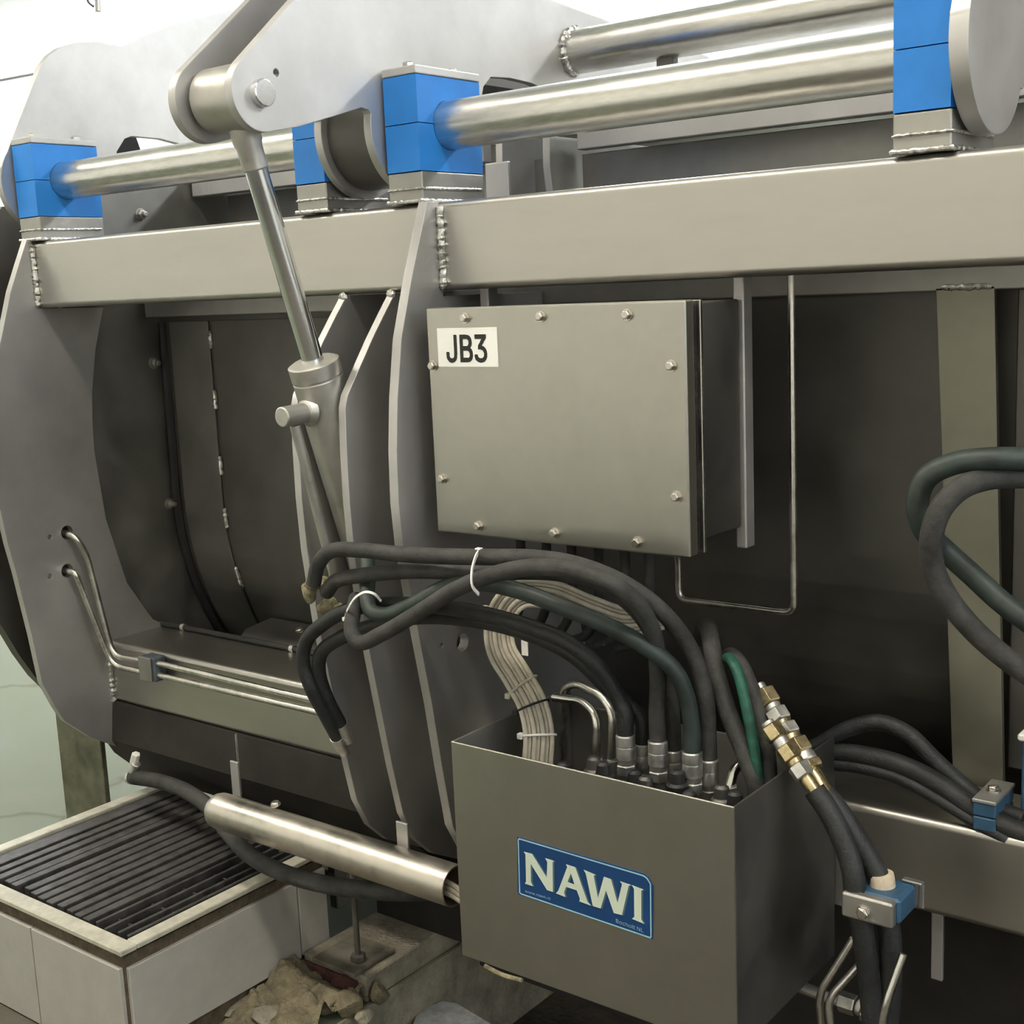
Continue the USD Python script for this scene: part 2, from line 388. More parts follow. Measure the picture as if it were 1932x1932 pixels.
# ribs
outC = [(-.03, 1.706), (-.052, 1.65), (-.081, 1.578), (-.118, 1.47), (-.136, 1.37), (-.146, 1.278), (-.149, 1.185), (-.144, 1.108), (-.131, 1.02), (-.116, .936), (-.091, .799), (-.072, .669), (-.051, .546), (-.01, .47), (.06, .41), (.16, .37)]
inn = [(.60, .37), (.60, .58), (.47, .74), (.40, .92), (SB, 1.05), (SB, 1.54)]
polyC = Polygon(outC+inn+[(.0, 1.54), (.0, 1.706)])
polyC = polyC.difference(sbox(.0, 1.54, .3, 1.72)).difference(rrect(.10, .285, .541, .700, .013))
holeC = Point(.004, .895).buffer(.017)
polyC = polyC.difference(holeC).difference(Point(-.056, .903).buffer(.005))
outB = [(.0, 1.549), (-.035, 1.508), (-.068, 1.468), (-.14, 1.372), (-.1475, 1.35), (-.151, 1.274), (-.152, 1.178), (-.148, 1.079), (-.131, .925), (-.107, .784), (-.083, .651), (-.062, .55), (-.03, .485), (.02, .435), (.12, .38)]
polyB = Polygon(outB+inn[:-1]+[(SB, 1.549)]).difference(rrect(.10, .285, .541, .700, .013))
polyB = polyB.simplify(.0002)
rc = part(fr, 'hoop_rib', prism_x(polyC, -1.567, -1.547), 'steel_plate')
part(rc, 'weld_bead', weld([(-1.541, -.004, 1.700), (-1.541, -.004, 1.552)], .0075, 3), 'weld_metal')
b2 = part(fr, 'hoop_rib', prism_x(polyB, -1.682, -1.665), 'steel_plate')
part(b2, 'weld_bead', weld([(-1.680, .004, 1.548), (-1.664, -.006, 1.546)], .008, 5), 'weld_metal')
b1 = part(fr, 'hoop_rib', prism_x(polyB, -1.807, -1.790), 'steel_plate')
part(b1, 'weld_bead', weld([(-1.806, .004, 1.548), (-1.789, -.006, 1.546)], .008, 6), 'weld_metal')
outA = [(-.013, 1.711), (-.04, 1.655), (-.069, 1.592), (-.111, 1.47), (-.140, 1.36), (-.158, 1.25), (-.163, 1.17), (-.157, 1.087), (-.147, 1.0), (-.134, .928), (-.111, .765), (-.097, .641), (-.068, .571), (-.047, .53), (.019, .468), (.124, .399)]
inA = [(.150, .420), (.146, .54), (.10, .541), (.10, .70), (.285, .70), (.242, .725), (.173, .838), (.129, 1.014), (.114, 1.192), (.118, 1.27), (.125, 1.338), (.146, 1.442), (.181, 1.545), (0, 1.55), (0, 1.711)]
polyA = Polygon(outA+inA).buffer(0)
for (hy, hz, hr) in ((.014, 1.0, .017), (.004, .905, .017), (-.035, .997, .006), (-.046, .901, .006)):
    polyA = polyA.difference(Point(hy, hz).buffer(hr))
ra = part(fr, 'hoop_rib', prism_x(polyA, -2.845, -2.825), 'steel_plate')
part(ra, 'weld_bead', weld([(-2.820, -.003, 1.70), (-2.820, -.003, 1.552)], .007, 8), 'weld_metal')
part(ra, 'weld_bead', weld([(-2.822, .097, .695), (-2.822, .097, .545), (-2.822, .15, .43)], .007, 9), 'weld_metal')
# vessel
def shell_prof(off=0.0):
    return [(SB-off, 1.58), (SB-off, 1.05)] + [(1.17-(.8+off)*math.cos(a), 1.05-(.8+off)*math.sin(a)) for a in np.radians(np.linspace(4, 150, 40))]
def sheet(prof, th, x0, x1):
    return prism_x(LineString(prof).buffer(th/2, cap_style=2, join_style=1), x0, x1)
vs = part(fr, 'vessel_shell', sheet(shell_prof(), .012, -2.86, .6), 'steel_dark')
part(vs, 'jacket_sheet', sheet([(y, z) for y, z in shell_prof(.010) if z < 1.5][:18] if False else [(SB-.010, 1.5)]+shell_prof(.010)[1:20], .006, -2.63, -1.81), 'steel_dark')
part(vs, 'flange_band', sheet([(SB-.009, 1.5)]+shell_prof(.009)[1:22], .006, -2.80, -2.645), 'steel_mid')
part(vs, 'corner_seam', sweep(np.array([(-2.834, y-.004, z) for y, z in [(SB, 1.5)]+shell_prof(.006)[1:24]]), .013, 8), 'black_plastic')  # black strip set along the dark seam between shell and end wall
for k, (zA, zB) in enumerate(((1.475, 1.43), (1.325, 1.275), (1.155, 1.105), (1.02, .965), (.86, .80))):
    def ysh(z): return SB-.016 if z > 1.05 else 1.17-math.sqrt(.816**2-(1.05-z)**2)
    part(vs, 'weld_bead', weld([(-2.634, ysh(z), z) for z in np.linspace(zA, zB, 5)], .006, 20+k), 'weld_metal')
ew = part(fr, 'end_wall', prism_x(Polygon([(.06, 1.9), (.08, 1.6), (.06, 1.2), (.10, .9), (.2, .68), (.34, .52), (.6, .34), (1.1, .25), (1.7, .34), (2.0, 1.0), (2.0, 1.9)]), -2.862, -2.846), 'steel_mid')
for px, py in ((265, 405), (290, 685), (320, 950)):
    q = at(px, py, x=-2.846); part(ew, 'bolt', [hexbolt(q, (1, 0, 0), .013, .010), rod(q+np.array([.01, 0, 0]), q+np.array([.024, 0, 0]), .007)], 'steel_dull')
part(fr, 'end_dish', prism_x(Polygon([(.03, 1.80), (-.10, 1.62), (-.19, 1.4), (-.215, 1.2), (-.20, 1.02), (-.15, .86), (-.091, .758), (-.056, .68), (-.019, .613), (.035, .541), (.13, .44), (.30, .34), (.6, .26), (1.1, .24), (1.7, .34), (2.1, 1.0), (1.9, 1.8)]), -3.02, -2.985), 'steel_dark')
for wa, wb in ((-2.84, -1.83), (-1.79, -1.70), (-1.66, -.64), (-.59, .6)): part(fr, 'upper_wall', cbox(wa, wb, .62, .632, 1.50, 1.83, .001), 'steel_dull')
gs = at(915, 330, y=.45)[0]; gt = at(958, 330, y=.45)[0]
part(fr, 'gusset', cbox(gs, gt, .45, .462, 1.50, 1.815, .002), 'steel_plate')
col = part(fr, 'column', prism_y(Polygon([at(1766, 545, y=.30)[[0, 2]], at(1876, 541, y=.30)[[0, 2]], at(1893, 1520, y=.30)[[0, 2]], at(1799, 1500, y=.30)[[0, 2]]]), .30, .312), 'steel_olive')
part(fr, 'side_plate', cbox(at(1917, 700, y=.33)[0], .4, .33, .34, .72, 1.514, .002), 'steel_dark')
part(col, 'weld_bead', weld([at(1775, 543, y=.298), at(1870, 540, y=.298)], .005, 31), 'weld_metal')
part(fr, 'mounting_bar', cbox(-1.002, -.983, .07, .10, 1.113, 1.56, .002), 'steel_plate')
part(fr, 'mounting_bar', cbox(-1.52, -1.50, .07, .10, 1.113, 1.56, .002), 'steel_plate')
lg = part(fr, 'support_leg', prism_z(rrect(-3.105, -2.908, .10, .116, .003), -.002, .56), 'leg_steel')
part(fr, 'end_wall_right', cbox(.45, .47, .1, 1.9, .3, 1.9, .002), 'steel_dark')
# hanger straps under the lower beam
def strap(px0, px1, pyt, pyb, y, name='hanger_strap'):
    a, b = at(px0, pyt, y=y), at(px1, pyb, y=y)
    return part(fr, name, cbox(a[0], b[0], y, y+.006, b[2], a[2], .001), 'steel_plate')
s1 = strap(443, 453, 1385, 1500, .04); strap(433, 454, 1435, 1512, .012); strap(746, 771, 1549, 1612, -.07)
part(fr, 'hanger_strap', cbox(*[v for v in (at(1757, 1745, y=.12)[0], at(1779, 1745, y=.12)[0])], .12, .128, at(1768, 1850, y=.12)[2], .545, .001), 'steel_plate')
part(fr, 'side_plate', cbox(at(1566, 1600, y=.09)[0], at(1600, 1600, y=.09)[0], .086, .10, at(1566, 1702, y=.09)[2], .69, .001), 'steel_dull')
# belly pan and added plates, shade below the vessel put into their colour
part(fr, 'belly_pan', prism_x(Polygon([(.095, .541), (.082, .44), (.11, .39), (.152, .347), (.20, .30), (.25, .288), (.9, .288), (.9, .34), (.5, .34), (.34, .36), (.26, .44), (.24, .541)]), -2.862, -1.80), 'shade_dark')
part(fr, 'shade_plate', cbox(-2.12, -1.805, .30, .312, .061, .284, .002), 'shade_dark')  # dark sheet added where the floor behind lies in shade
part(fr, 'shade_plate', cbox(-1.80, .6, .30, .312, .02, .54, .002), 'shade_dark')

# ================================================================== LIDS
def lid_profile():
    body = Polygon([(-.030, 1.85), (-.028, 1.88), (.016, 1.964), (.079, 2.079), (.105, 2.124), (.13, 2.152), (.162, 2.173), (.21, 2.190), (.27, 2.199), (.345, 2.196), (.43, 2.236), (.523, 2.274), (.708, 2.332), (.939, 2.391), (1.3, 2.42), (1.7, 2.36), (2.0, 2.15), (2.05, 1.86), (2.05, 1.74), (.53, 1.74), (.517, 1.80), (.518, 1.87), (.53, 1.955), (.50, 1.966), (.44, 1.975), (.35, 1.976), (.327, 1.968), (.30, 1.935), (.285, 1.88), (.20, 1.80)])
    return unary_union([body, Point(AXY, AXZ).buffer(.117, quad_segs=20)]).buffer(0)
lp = lid_profile()
ll = thing('vessel_lid', 'left hinged lid with tall rounded grey end plate behind the leftmost blue block', 'lid', (-2.88, AXY, AXZ), 'hinged lids of the machine')
part(ll, 'end_plate', prism_x(lp, -2.895, -2.875), 'steel_plate')
part(ll, 'front_panel', cbox(-2.84, -1.84, .50, .53, 1.824, 1.888, .002), 'steel_panel')
part(ll, 'cover_sheet', cbox(-2.84, -1.84, .53, 2.0, 1.862, 1.872, .001), 'steel_dull')
part(ll, 'hinge_shaft', rod((-2.872, AXY, AXZ), (-1.82, AXY, AXZ), .0435, 40), 'steel_rod')
part(ll, 'seal_block', prism_x(Polygon([(.3, 1.90), (.34, 1.99), (.45, 1.99), (.48, 1.90)]), -3.10, -2.99), 'black_plastic')
rl = thing('vessel_lid', 'right hinged lid with forked lift arm, upper tube and thick round hinge plates', 'lid', (-1.7, AXY, AXZ), 'hinged lids of the machine')
def fork(front):
    py, pz, r = front
    body = Polygon([(.0, 2.214), (.18, 2.33), (.40, 2.27), (.546, 2.143), (.644, 2.135), (.822, 2.124), (1.2, 2.10), (1.7, 2.0), (1.9, 1.80), (1.9, 1.70), (.53, 1.70), (.515, 1.80), (.518, 1.87), (.533, 1.955), (.46, 1.967), (.388, 1.970), (.325, 1.966), (.30, 1.945), (.285, 1.90), (.20, 1.80), (-.02, 1.86), (-.032, 1.875), (-.051, 1.878), (-.132, 1.855), (-.209, 1.834), (py+.012, pz-r+.001), (py-r*.68, pz+r*.74)])
    return unary_union([body, Point(py, pz).buffer(r, quad_segs=16), Point(AXY, AXZ).buffer(.115, quad_segs=20)]).buffer(.0)
PY, PZ = -.287, 1.882
fR = fork((PY, PZ, .0615)).difference(Point(-.25, 1.918).buffer(.0065))
part(rl, 'fork_plate', prism_x(fR, -1.690, -1.672), 'steel_plate')
part(rl, 'fork_plate', prism_x(fork((PY-.008, PZ-.001, .066)), -1.818, -1.800), 'steel_plate')
part(rl, 'hinge_hub', rod((-1.800, AXY, AXZ), (-1.690, AXY, AXZ), .100, 40), 'steel_dark')
part(rl, 'hinge_shaft', rod((-1.80, AXY, AXZ), (-.612, AXY, AXZ), .0435, 40), 'steel_rod')
part(rl, 'end_plate', prism_x(lp, -.626, -.600), 'steel_plate')
TY, TZ2 = .62, 2.045
ut = part(rl, 'upper_tube', rod((-1.672, TY, TZ2), (-.626, TY, TZ2), .046, 40), 'steel_rod')
part(ut, 'weld_bead', weld([(-1.668, TY+.047*math.cos(a), TZ2+.047*math.sin(a)) for a in np.linspace(math.pi*.45, math.pi*1.5, 20)], .008, 41), 'weld_metal')
part(ut, 'drain_lug', cbox(-1.46, -1.42, TY-.012, TY+.012, TZ2-.068, TZ2-.04, .003), 'steel_dark')
part(rl, 'front_panel', cbox(-1.59, -.63, .50, .53, 1.826, 1.888, .002), 'steel_panel')
part(rl, 'front_panel', cbox(-.595, .4, .50, .53, 1.828, 2.5, .002), 'steel_panel')
part(rl, 'cover_sheet', cbox(-1.66, .4, .53, 2.0, 1.862, 1.872, .001), 'steel_dull')
part(rl, 'seal_block', prism_x(Polygon([(.30, 1.945), (.30, 1.975), (.54, 1.975), (.54, 1.90), (.45, 1.93)]), -1.80, -1.78), 'black_plastic')
part(rl, 'pivot_pin', rod((-1.835, PY, PZ), (-1.660, PY, PZ), .0225, 28), 'chrome')

# ================================================================== HINGE BLOCKS
def hinge_block(x0, label):
    t = thing('hinge_block', label, 'hinge block', (x0, 0, 1.706), 'blue hinge bearing blocks on the upper beam')
    x1 = x0+.08
    bp = part(t, 'base_pad', cbox(x0-.001, x1+.001, .001, .178, 1.708, 1.763, .002), 'steel_dull')
    part(bp, 'weld_bead', weld([(x1+.003, .17, 1.735), (x1+.003, 0, 1.733), (x0-.002, -.001, 1.733)], .0026, 50), 'weld_metal')
    part(bp, 'weld_bead', weld([(x1+.003, .17, 1.711), (x1+.004, -.002, 1.711), (x0-.004, -.002, 1.711)], .0040, 51), 'weld_metal')
    hole = Point(AXY, AXZ).buffer(.044, quad_segs=14)
    lo = sbox(0, 1.764, .178, AXZ-.0008).difference(hole); up = sbox(0, AXZ+.0008, .178, 1.93).difference(hole)
    part(t, 'lower_block', prism_x(lo, x0, x1), 'blue_plastic', smooth=30)
    part(t, 'upper_block', prism_x(up, x0, x1), 'blue_plastic', smooth=30)
    cp = part(t, 'cap_plate', cbox(x0-.001, x1+.001, -.001, .179, 1.931, 1.946, .0015), 'steel_plate')
    for by in (.028, .15):
        part(cp, 'bolt', hexbolt((x0+.04, by, 1.946), (0, 0, 1), .011, .009), 'bolt_steel')
    return t
hb = hinge_block(-2.868, 'blue hinge block at the far left end of the beam, holding the left shaft')
GB = 'blue hinge bearing blocks on the upper beam'
copy_of(hb, (-1.909, 0, 1.706), 'blue hinge block just right of the chrome piston rod, partly hidden by the hub', GB)
copy_of(hb, (-1.665, 0, 1.706), 'blue hinge block at mid beam, two faces showing, above the curved rib', GB)
copy_of(hb, (-.713, 0, 1.706), 'blue hinge block at the right end of the two long shafts', GB)

# ================================================================== HYDRAULIC CYLINDER
CX = -1.737
def cy(z): return -.287-.306*(z-PZ)
adir = np.array([0, cy(1.0)-cy(1.8), 1.0-1.8]); adir /= np.linalg.norm(adir)
def cpt(z): return np.array([CX, cy(z), z])
hc = thing('hydraulic_cylinder', 'grey hydraulic cylinder with shiny piston rod under the lift arm', 'hydraulic cylinder', cpt(1.0))
part(hc, 'clevis_eye', rod((-1.792, PY, PZ), (-1.694, PY, PZ), .054, 36, .004), 'cylinder_paint')
part(hc, 'rod_end', lathe([(.03, .0255), (.072, .0255), (.082, .0222), (.118, .0222), (.120, .0205)], cpt(PZ), adir, 30), 'cylinder_paint')
Lr = np.linalg.norm(cpt(1.42)-cpt(PZ))
part(hc, 'piston_rod', lathe([(.115, .0200), (Lr, .0200)], cpt(PZ), adir, 32), 'chrome')
bt = part(hc, 'barrel', lathe([(0, .040), (.004, .048), (.030, .048), (.031, .0465), (.034, .0465), (.035, .0475), (.50, .0475), (.503, .045)], cpt(1.435), adir, 40), 'cylinder_paint')
part(hc, 'foot_eye', rod((CX-.045, cy(.90), .90), (CX+.045, cy(.90), .90), .04, 30), 'cylinder_paint')
st0 = at(574, 768, x=CX); st1 = at(534, 786, x=CX)
sz = (st0[2]+st1[2])/2-.003
part(hc, 'port_boss', [rod((CX, cy(sz)-.02, sz), (CX, st1[1]-.004, sz-.004), .0185, 26, .002), lathe([(0, .028), (.012, .0195)], (CX, cy(sz)-.046, sz), (0, -1, 0), 24)], 'cylinder_paint')
part(hc, 'port_pipe', sweep(np.array([at(556, 803, x=CX), at(572, 860, x=CX), at(590, 930, x=CX), at(608, 1000, x=CX), at(628, 1075, x=CX), at(632, 1100, x=CX)]), .0095, 14), 'cylinder_paint')
part(hc, 'port_fitting', [rock(at(584, 1118, x=CX-.01), (.018, .018, .022), 5, 2, .2), rod(at(586, 1108, x=CX-.01), at(594, 1092, y=-.2), .0145, 6), rock(at(620, 1145, x=CX), (.020, .024, .020), 6, 2, .25), rock(at(640, 1155, x=CX+.02), (.018, .022, .018), 8, 2, .25), rod(at(606, 1112, x=CX+.005), at(617, 1090, x=CX+.005), .009, 6)], 'crusted_grease')

# ================================================================== JUNCTION BOX
JY = -.1
jb = thing('junction_box', 'stainless steel junction box with bolted cover and white JB3 label', 'junction box', (-1.245, JY, 1.129))
jx0, jx1, jz0, jz1 = -1.503, -.990, 1.129, 1.521
part(jb, 'body', cbox(jx0+.022, jx1-.0, -.055, .068, jz0+.02, jz1-.004, .003), 'steel_dark')  # dark reflections on its right side are put into the colour
part(jb, 'flange', cbox(jx0+.004, jx1+.005, -.064, -.0565, jz0+.002, jz1-.001, .001), 'pipe_steel')
part(jb, 'gasket', cbox(jx0+.008, jx1-.006, -.0735, -.0645, jz0+.008, jz1-.008, .001), 'black_plastic')
part(jb, 'cover', cbox(jx0, jx1, JY, -.074, jz0, jz1, .0025), 'steel_sheet')
for px, py in ((878, 600), (1021, 597), (1184, 594), (818, 690), (836, 903), (904, 992), (1047, 1006), (1203, 1023), (1277, 937), (1267, 690)):
    part(jb, 'bolt', hexbolt(at(px, py, y=JY), (0, -1, 0), .0075, .007), 'bolt_steel')
c = [at(*q, y=JY) for q in ((825, 620), (938, 617), (941, 692), (830, 692))]
lx0, lx1, lz0, lz1 = (c[0][0]+c[3][0])/2, (c[1][0]+c[2][0])/2, (c[2][2]+c[3][2])/2, (c[0][2]+c[1][2])/2
lab = part(jb, 'label_plate', cbox(lx0, lx1, JY-.0025, JY, lz0, lz1, .0003), 'sign_white', label='white label plate with black letters JB3')
tm = text_mesh('JB3', 1.0, .001, bold=True); bb = tm.bounds
w0, w1 = at(844, 660, y=JY)[0], at(921, 660, y=JY)[0]; h0, h1 = at(880, 684, y=JY)[2], at(880, 631, y=JY)[2]
v = tm.vertices.copy()
tm.vertices = np.stack([w0+(v[:, 0]-bb[0][0])/(bb[1][0]-bb[0][0])*(w1-w0), JY-.0026-v[:, 2]*.4, h0+(v[:, 1]-bb[0][1])/(bb[1][1]-bb[0][1])*(h1-h0)], 1)
part(lab, 'lettering', tm, 'sign_black', smooth=False, label='black letters JB3')
for k, px in enumerate((938, 985, 1033, 1080, 1130, 1180, 1225, 1270)):
    x = at(px, 1090, y=0.0)[0]
    part(jb, 'cable_gland', [hexnut((x, 0, jz0+.022), (0, 0, -1), .014, .016), rod((x, 0, jz0+.008), (x, 0, jz0-.012), .011, 18)], 'zinc')

# conduits dropping from the glands
for k, px in enumerate((985, 1033, 1080, 1130, 1180, 1225)):
    x = at(px, 1090, y=0.0)[0]
    t = thing('box_cable', ['first', 'second', 'third', 'fourth', 'fifth', 'sixth'][k]+' grey cable from the left hanging under the junction box', 'cable', (x, 0, 1.0), 'cables hanging under the junction box')
    part(t, 'sheath', hose([(x, 0, 1.123), (x, .0, 1.05), (x-.012, .01, .99), (x-.05, .03, .94), (x-.1, .05, .915)], .0085, 12), 'rubber_dusty')

# bent rod pipe right of the box
t = thing('sensing_pipe', 'thin bright steel pipe bent at a right angle, right of the junction box', 'pipe', (-.963, .2, .98))
part(t, 'tube', pipe([(-.964, .2, 1.56), (-.962, .2, .978), (-1.19, .2, .976), (-1.19, .2, 1.06), (-1.19, .12, 1.12)], .0062, .02), 'pipe_steel')

# ================================================================== NAWI BOX
NY = -.26
nx0, nx1, nz0, nz1 = -1.357, -.835, .436, .817
nb = thing('valve_box', 'open-topped grey steel box with blue NAWI sign, full of hydraulic fittings', 'control box', (-1.1, NY, nz0))
th = .003
part(nb, 'front_panel', cbox(nx0, nx1, NY, NY+th, nz0, nz1, .001), 'steel_sheet')
part(nb, 'side_panel', cbox(nx1-th, nx1, NY+th, .08, nz0, nz1, .001), 'steel_dark')  # darker than the other side: its dark reflections put into the colour
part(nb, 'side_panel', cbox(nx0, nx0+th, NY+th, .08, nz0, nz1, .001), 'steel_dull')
part(nb, 'back_panel', cbox(nx0+th, nx1-th, .077, .08, nz0, nz1-.03, .001), 'steel_dull')
part(nb, 'floor_plate', cbox(nx0+th, nx1-th, NY+th, .077, nz0, nz0+.003, .0005), 'steel_dull')
part(nb, 'torn_flap', sweep(spline([at(915, 1822, y=NY), at(945, 1838, y=NY), at(985, 1850, y=NY)], 6), [.004]*13, 8), 'crusted_grease')
# sign
def sgn(q): return at(960+q[0]/6.44, 1560+q[1]/6.44, y=NY)[[0, 2]]
def spoly(qs, hole=None): return Polygon([sgn(q) for q in qs], [[sgn(q) for q in hole]] if hole else [])
plate = spoly([(108, 118), (1650, 565), (1700, 610), (1757, 720), (1748, 1362), (130, 818), (112, 790)])
sg = part(nb, 'sign', prism_y(plate, NY-.0014, NY), 'sign_blue', smooth=False, label='blue sign with the name NAWI in white')
ring_o = spoly([(115, 150), (130, 133), (1640, 580), (1690, 615), (1735, 690), (1742, 1335), (1728, 1352), (155, 818), (133, 795)])
part(sg, 'border', prism_y(ring_o.difference(ring_o.buffer(-.0022, join_style=2)), NY-.0018, NY-.0014), 'sign_line', smooth=False)
GL = {'N': ([(192, 297), (288, 322), (470, 612), (478, 420), (450, 374), (560, 408), (541, 425), (545, 785), (475, 762), (275, 440), (278, 660), (300, 715), (205, 683), (220, 655), (212, 330)], None),
      'A': ([(705, 450), (815, 485), (965, 905), (1005, 950), (865, 898), (874, 868), (835, 765), (705, 722), (680, 790), (695, 845), (580, 800), (610, 770), (720, 480)], [(765, 560), (722, 665), (808, 695)]),
      'W': ([(918, 515), (1060, 575), (1040, 592), (1092, 860), (1165, 600), (1250, 630), (1330, 920), (1385, 690), (1360, 655), (1490, 700), (1465, 712), (1385, 1065), (1285, 1040), (1190, 765), (1125, 985), (1030, 955), (945, 560)], None),
      'I': ([(1505, 703), (1645, 755), (1618, 770), (1618, 1120), (1650, 1170), (1505, 1110), (1535, 1085), (1530, 745)], None)}
for k, (o, h) in GL.items():
    sh = [(a+20, b+9) for a, b in o]; hh = [(a+20, b+9) for a, b in h] if h else None
    lt = part(sg, 'letter', prism_y(spoly(o, h), NY-.0024, NY-.0018), 'sign_letter', smooth=False)
    part(sg, 'letter_shadow', prism_y(spoly(sh, hh).difference(spoly(o, h)), NY-.0018, NY-.0015), 'sign_shade', smooth=False)
def small(txt, q0, q1, hgt):
    tm = text_mesh(txt, 1.0, .001); bb = tm.bounds; v = tm.vertices
    a, b = sgn(q0), sgn(q1)
    u = (v[:, 0]-bb[0][0])/(bb[1][0]-bb[0][0])
    return trimesh.Trimesh(np.stack([a[0]+u*(b[0]-a[0]), NY-.0016-v[:, 2]*.3, a[1]+u*(b[1]-a[1])+v[:, 1]*hgt], 1), tm.faces, process=False)
part(sg, 'lettering', small('www.nawi.nl', (205, 790), (515, 885), .0045), 'sign_small', smooth=False)
part(sg, 'lettering', small('Bocholt NL', (1310, 1158), (1645, 1280), .0062), 'sign_small', smooth=False)

# valve bank inside
VY = -.09
vb = thing('valve_bank', 'dark hydraulic valve bank with coils inside the NAWI box', 'valve bank', (-1.0, VY, .5))
part(vb, 'manifold', cbox(-1.20, -.86, VY-.06, VY+.06, .47, .665, .004), 'steel_dark')
for k in range(7):
    x = -1.175+k*.045
    part(vb, 'coil', [cbox(x-.018, x+.018, VY-.145, VY-.062, .60, .70, .006), rod((x, VY-.10, .70), (x, VY-.10, .725), .012, 14)], 'black_plastic')

for k in range(9):
    x = -1.19+k*.039
    part(vb, 'coil_knob', [lathe([(0, .016), (.004, .0175), (.03, .0175), (.034, .013), (.05, .011), (.054, .006)], (x, -.175+(k % 2)*.03, .732+(k % 3)*.008), (0, 0, 1), 12), rod((x, -.175+(k % 2)*.03, .60), (x, -.175+(k % 2)*.03, .733), .012, 10)], ('black_plastic', 'steel_dark', 'black_plastic')[k % 3])
# ================================================================== HOSES
FER = [(1180, 1392), (1212, 1408), (1241, 1403), (1270, 1420), (1306, 1424), (1337, 1438)]
FY = [-.12, -.085, -.12, -.085, -.12, -.085]
def hose_thing(label, pts, end=None, r=.0135, mat='rubber_dusty', name='hydraulic_hose', group='hydraulic hoses bundled over the valve box', start=False, zincs='zinc', foot=.66):
    p = [at(a, b, y=c) for a, b, c in pts]
    if end is not None:
        e = at(*FER[end], y=FY[end])
        p += [e+np.array([0, 0, .045]), e]
    t = thing(name, label, 'hose', p[0], group)
    part(t, 'tube', hose(p, r, 16, 10), mat)
    if end is not None:
        part(t, 'ferrule', lathe([(-.006, r*1.0), (-.004, r*1.18), (.012, r*1.18), (.013, r*1.12), (.016, r*1.18), (.034, r*1.18), (.036, r*1.05), (.044, r*1.02)], e, (0, 0, -1), 22), 'zinc')
        part(t, 'swivel_nut', [hexnut(e+np.array([0, 0, -.044]), (0, 0, -1), r*1.25, .018), rod(e+np.array([0, 0, -.06]), np.array([e[0], e[1], foot]), r*.75)], 'zinc')
    if start:
        d = p[0]-p[1]; d /= np.linalg.norm(d)
        part(t, 'ferrule', lathe([(-.004, r*1.12), (.03, r*1.12), (.032, r*.9), (.045, r*.9)], p[0], d, 18), 'zinc')
    return t
H = hose_thing
H('topmost black hose running from the cylinder foot to the rightmost ferrule', [(592, 1100, -.20), (600, 1066, -.21), (624, 1040, -.22), (680, 1038, -.225), (760, 1046, -.23), (850, 1050, -.23), (930, 1051, -.222), (1010, 1053, -.212), (1090, 1066, -.20), (1175, 1100, -.18), (1250, 1155, -.14), (1305, 1230, -.10), (1330, 1310, -.09)], 5)
H('black hose under the topmost one, bending down to the fourth ferrule', [(616, 1118, -.19), (634, 1096, -.20), (680, 1086, -.205), (760, 1078, -.205), (860, 1078, -.196), (960, 1078, -.180), (1060, 1082, -.168), (1140, 1105, -.16), (1200, 1150, -.14), (1240, 1215, -.11), (1262, 1300, -.09)], 3)
H('black hose with a tight inner bend, turning greenish on its way to the box', [(693, 1055, -.155), (694, 1100, -.19), (693, 1130, -.215), (700, 1152, -.225), (726, 1160, -.225), (780, 1140, -.225), (840, 1108, -.21), (900, 1100, -.205), (980, 1115, -.205), (1060, 1145, -.205), (1140, 1178, -.19), (1215, 1218, -.165), (1270, 1262, -.14), (1294, 1310, -.125)], 4, mat='rubber_greenish')
H('grey hose looping lowest at left and crossing over all the others', [(672, 1128, -.20), (666, 1160, -.235), (663, 1190, -.25), (678, 1212, -.255), (720, 1196, -.255), (790, 1155, -.25), (860, 1112, -.258), (930, 1084, -.260), (1010, 1070, -.254), (1090, 1078, -.243), (1170, 1110, -.222), (1225, 1175, -.172), (1241, 1260, -.13)], 2)
H('outer black hose curling down from the tie to the lower fitting', [(637, 1392, -.10), (612, 1345, -.14), (588, 1300, -.165), (572, 1250, -.175), (578, 1210, -.18), (606, 1180, -.185), (660, 1150, -.19), (740, 1140, -.18), (830, 1145, -.17), (910, 1158, -.165), (990, 1180, -.165), (1070, 1212, -.16), (1130, 1260, -.14), (1170, 1325, -.12)], 0, mat='rubber', start=True)
H('inner black hose curling beside the outer one to the second ferrule', [(643, 1368, -.10), (618, 1320, -.135), (602, 1270, -.155), (606, 1232, -.165), (640, 1205, -.17), (700, 1182, -.165), (780, 1165, -.15), (880, 1168, -.14), (980, 1190, -.13), (1080, 1235, -.12), (1150, 1300, -.10)], 1, mat='rubber', start=True)
# two grey hoses rising right of the ferrules
GU = None
H('dusty grey hose standing upright at the right end of the valve box', [(1322, 1205, .20), (1328, 1185, .10), (1336, 1186, .03), (1342, 1215, -.02), (1352, 1270, -.05), (1374, 1345, -.07), (1400, 1410, -.09), (1425, 1480, -.10), (1432, 1560, -.10)], None, r=.0145, group=GU)
H('dusty hose arching beside a green one near the brass couplings', [(1368, 1245, .05), (1380, 1236, .0), (1398, 1255, -.03), (1418, 1300, -.05), (1436, 1360, -.06), (1448, 1420, -.07), (1452, 1490, -.08), (1452, 1560, -.08)], None, r=.0125, group=GU)
H('green hose bending down into the right corner of the valve box', [(1362, 1250, .0), (1378, 1243, -.05), (1393, 1272, -.075), (1405, 1320, -.085), (1415, 1370, -.09), (1424, 1420, -.095), (1430, 1480, -.10), (1432, 1540, -.10)], None, r=.0085, mat='rubber_green', group=GU)
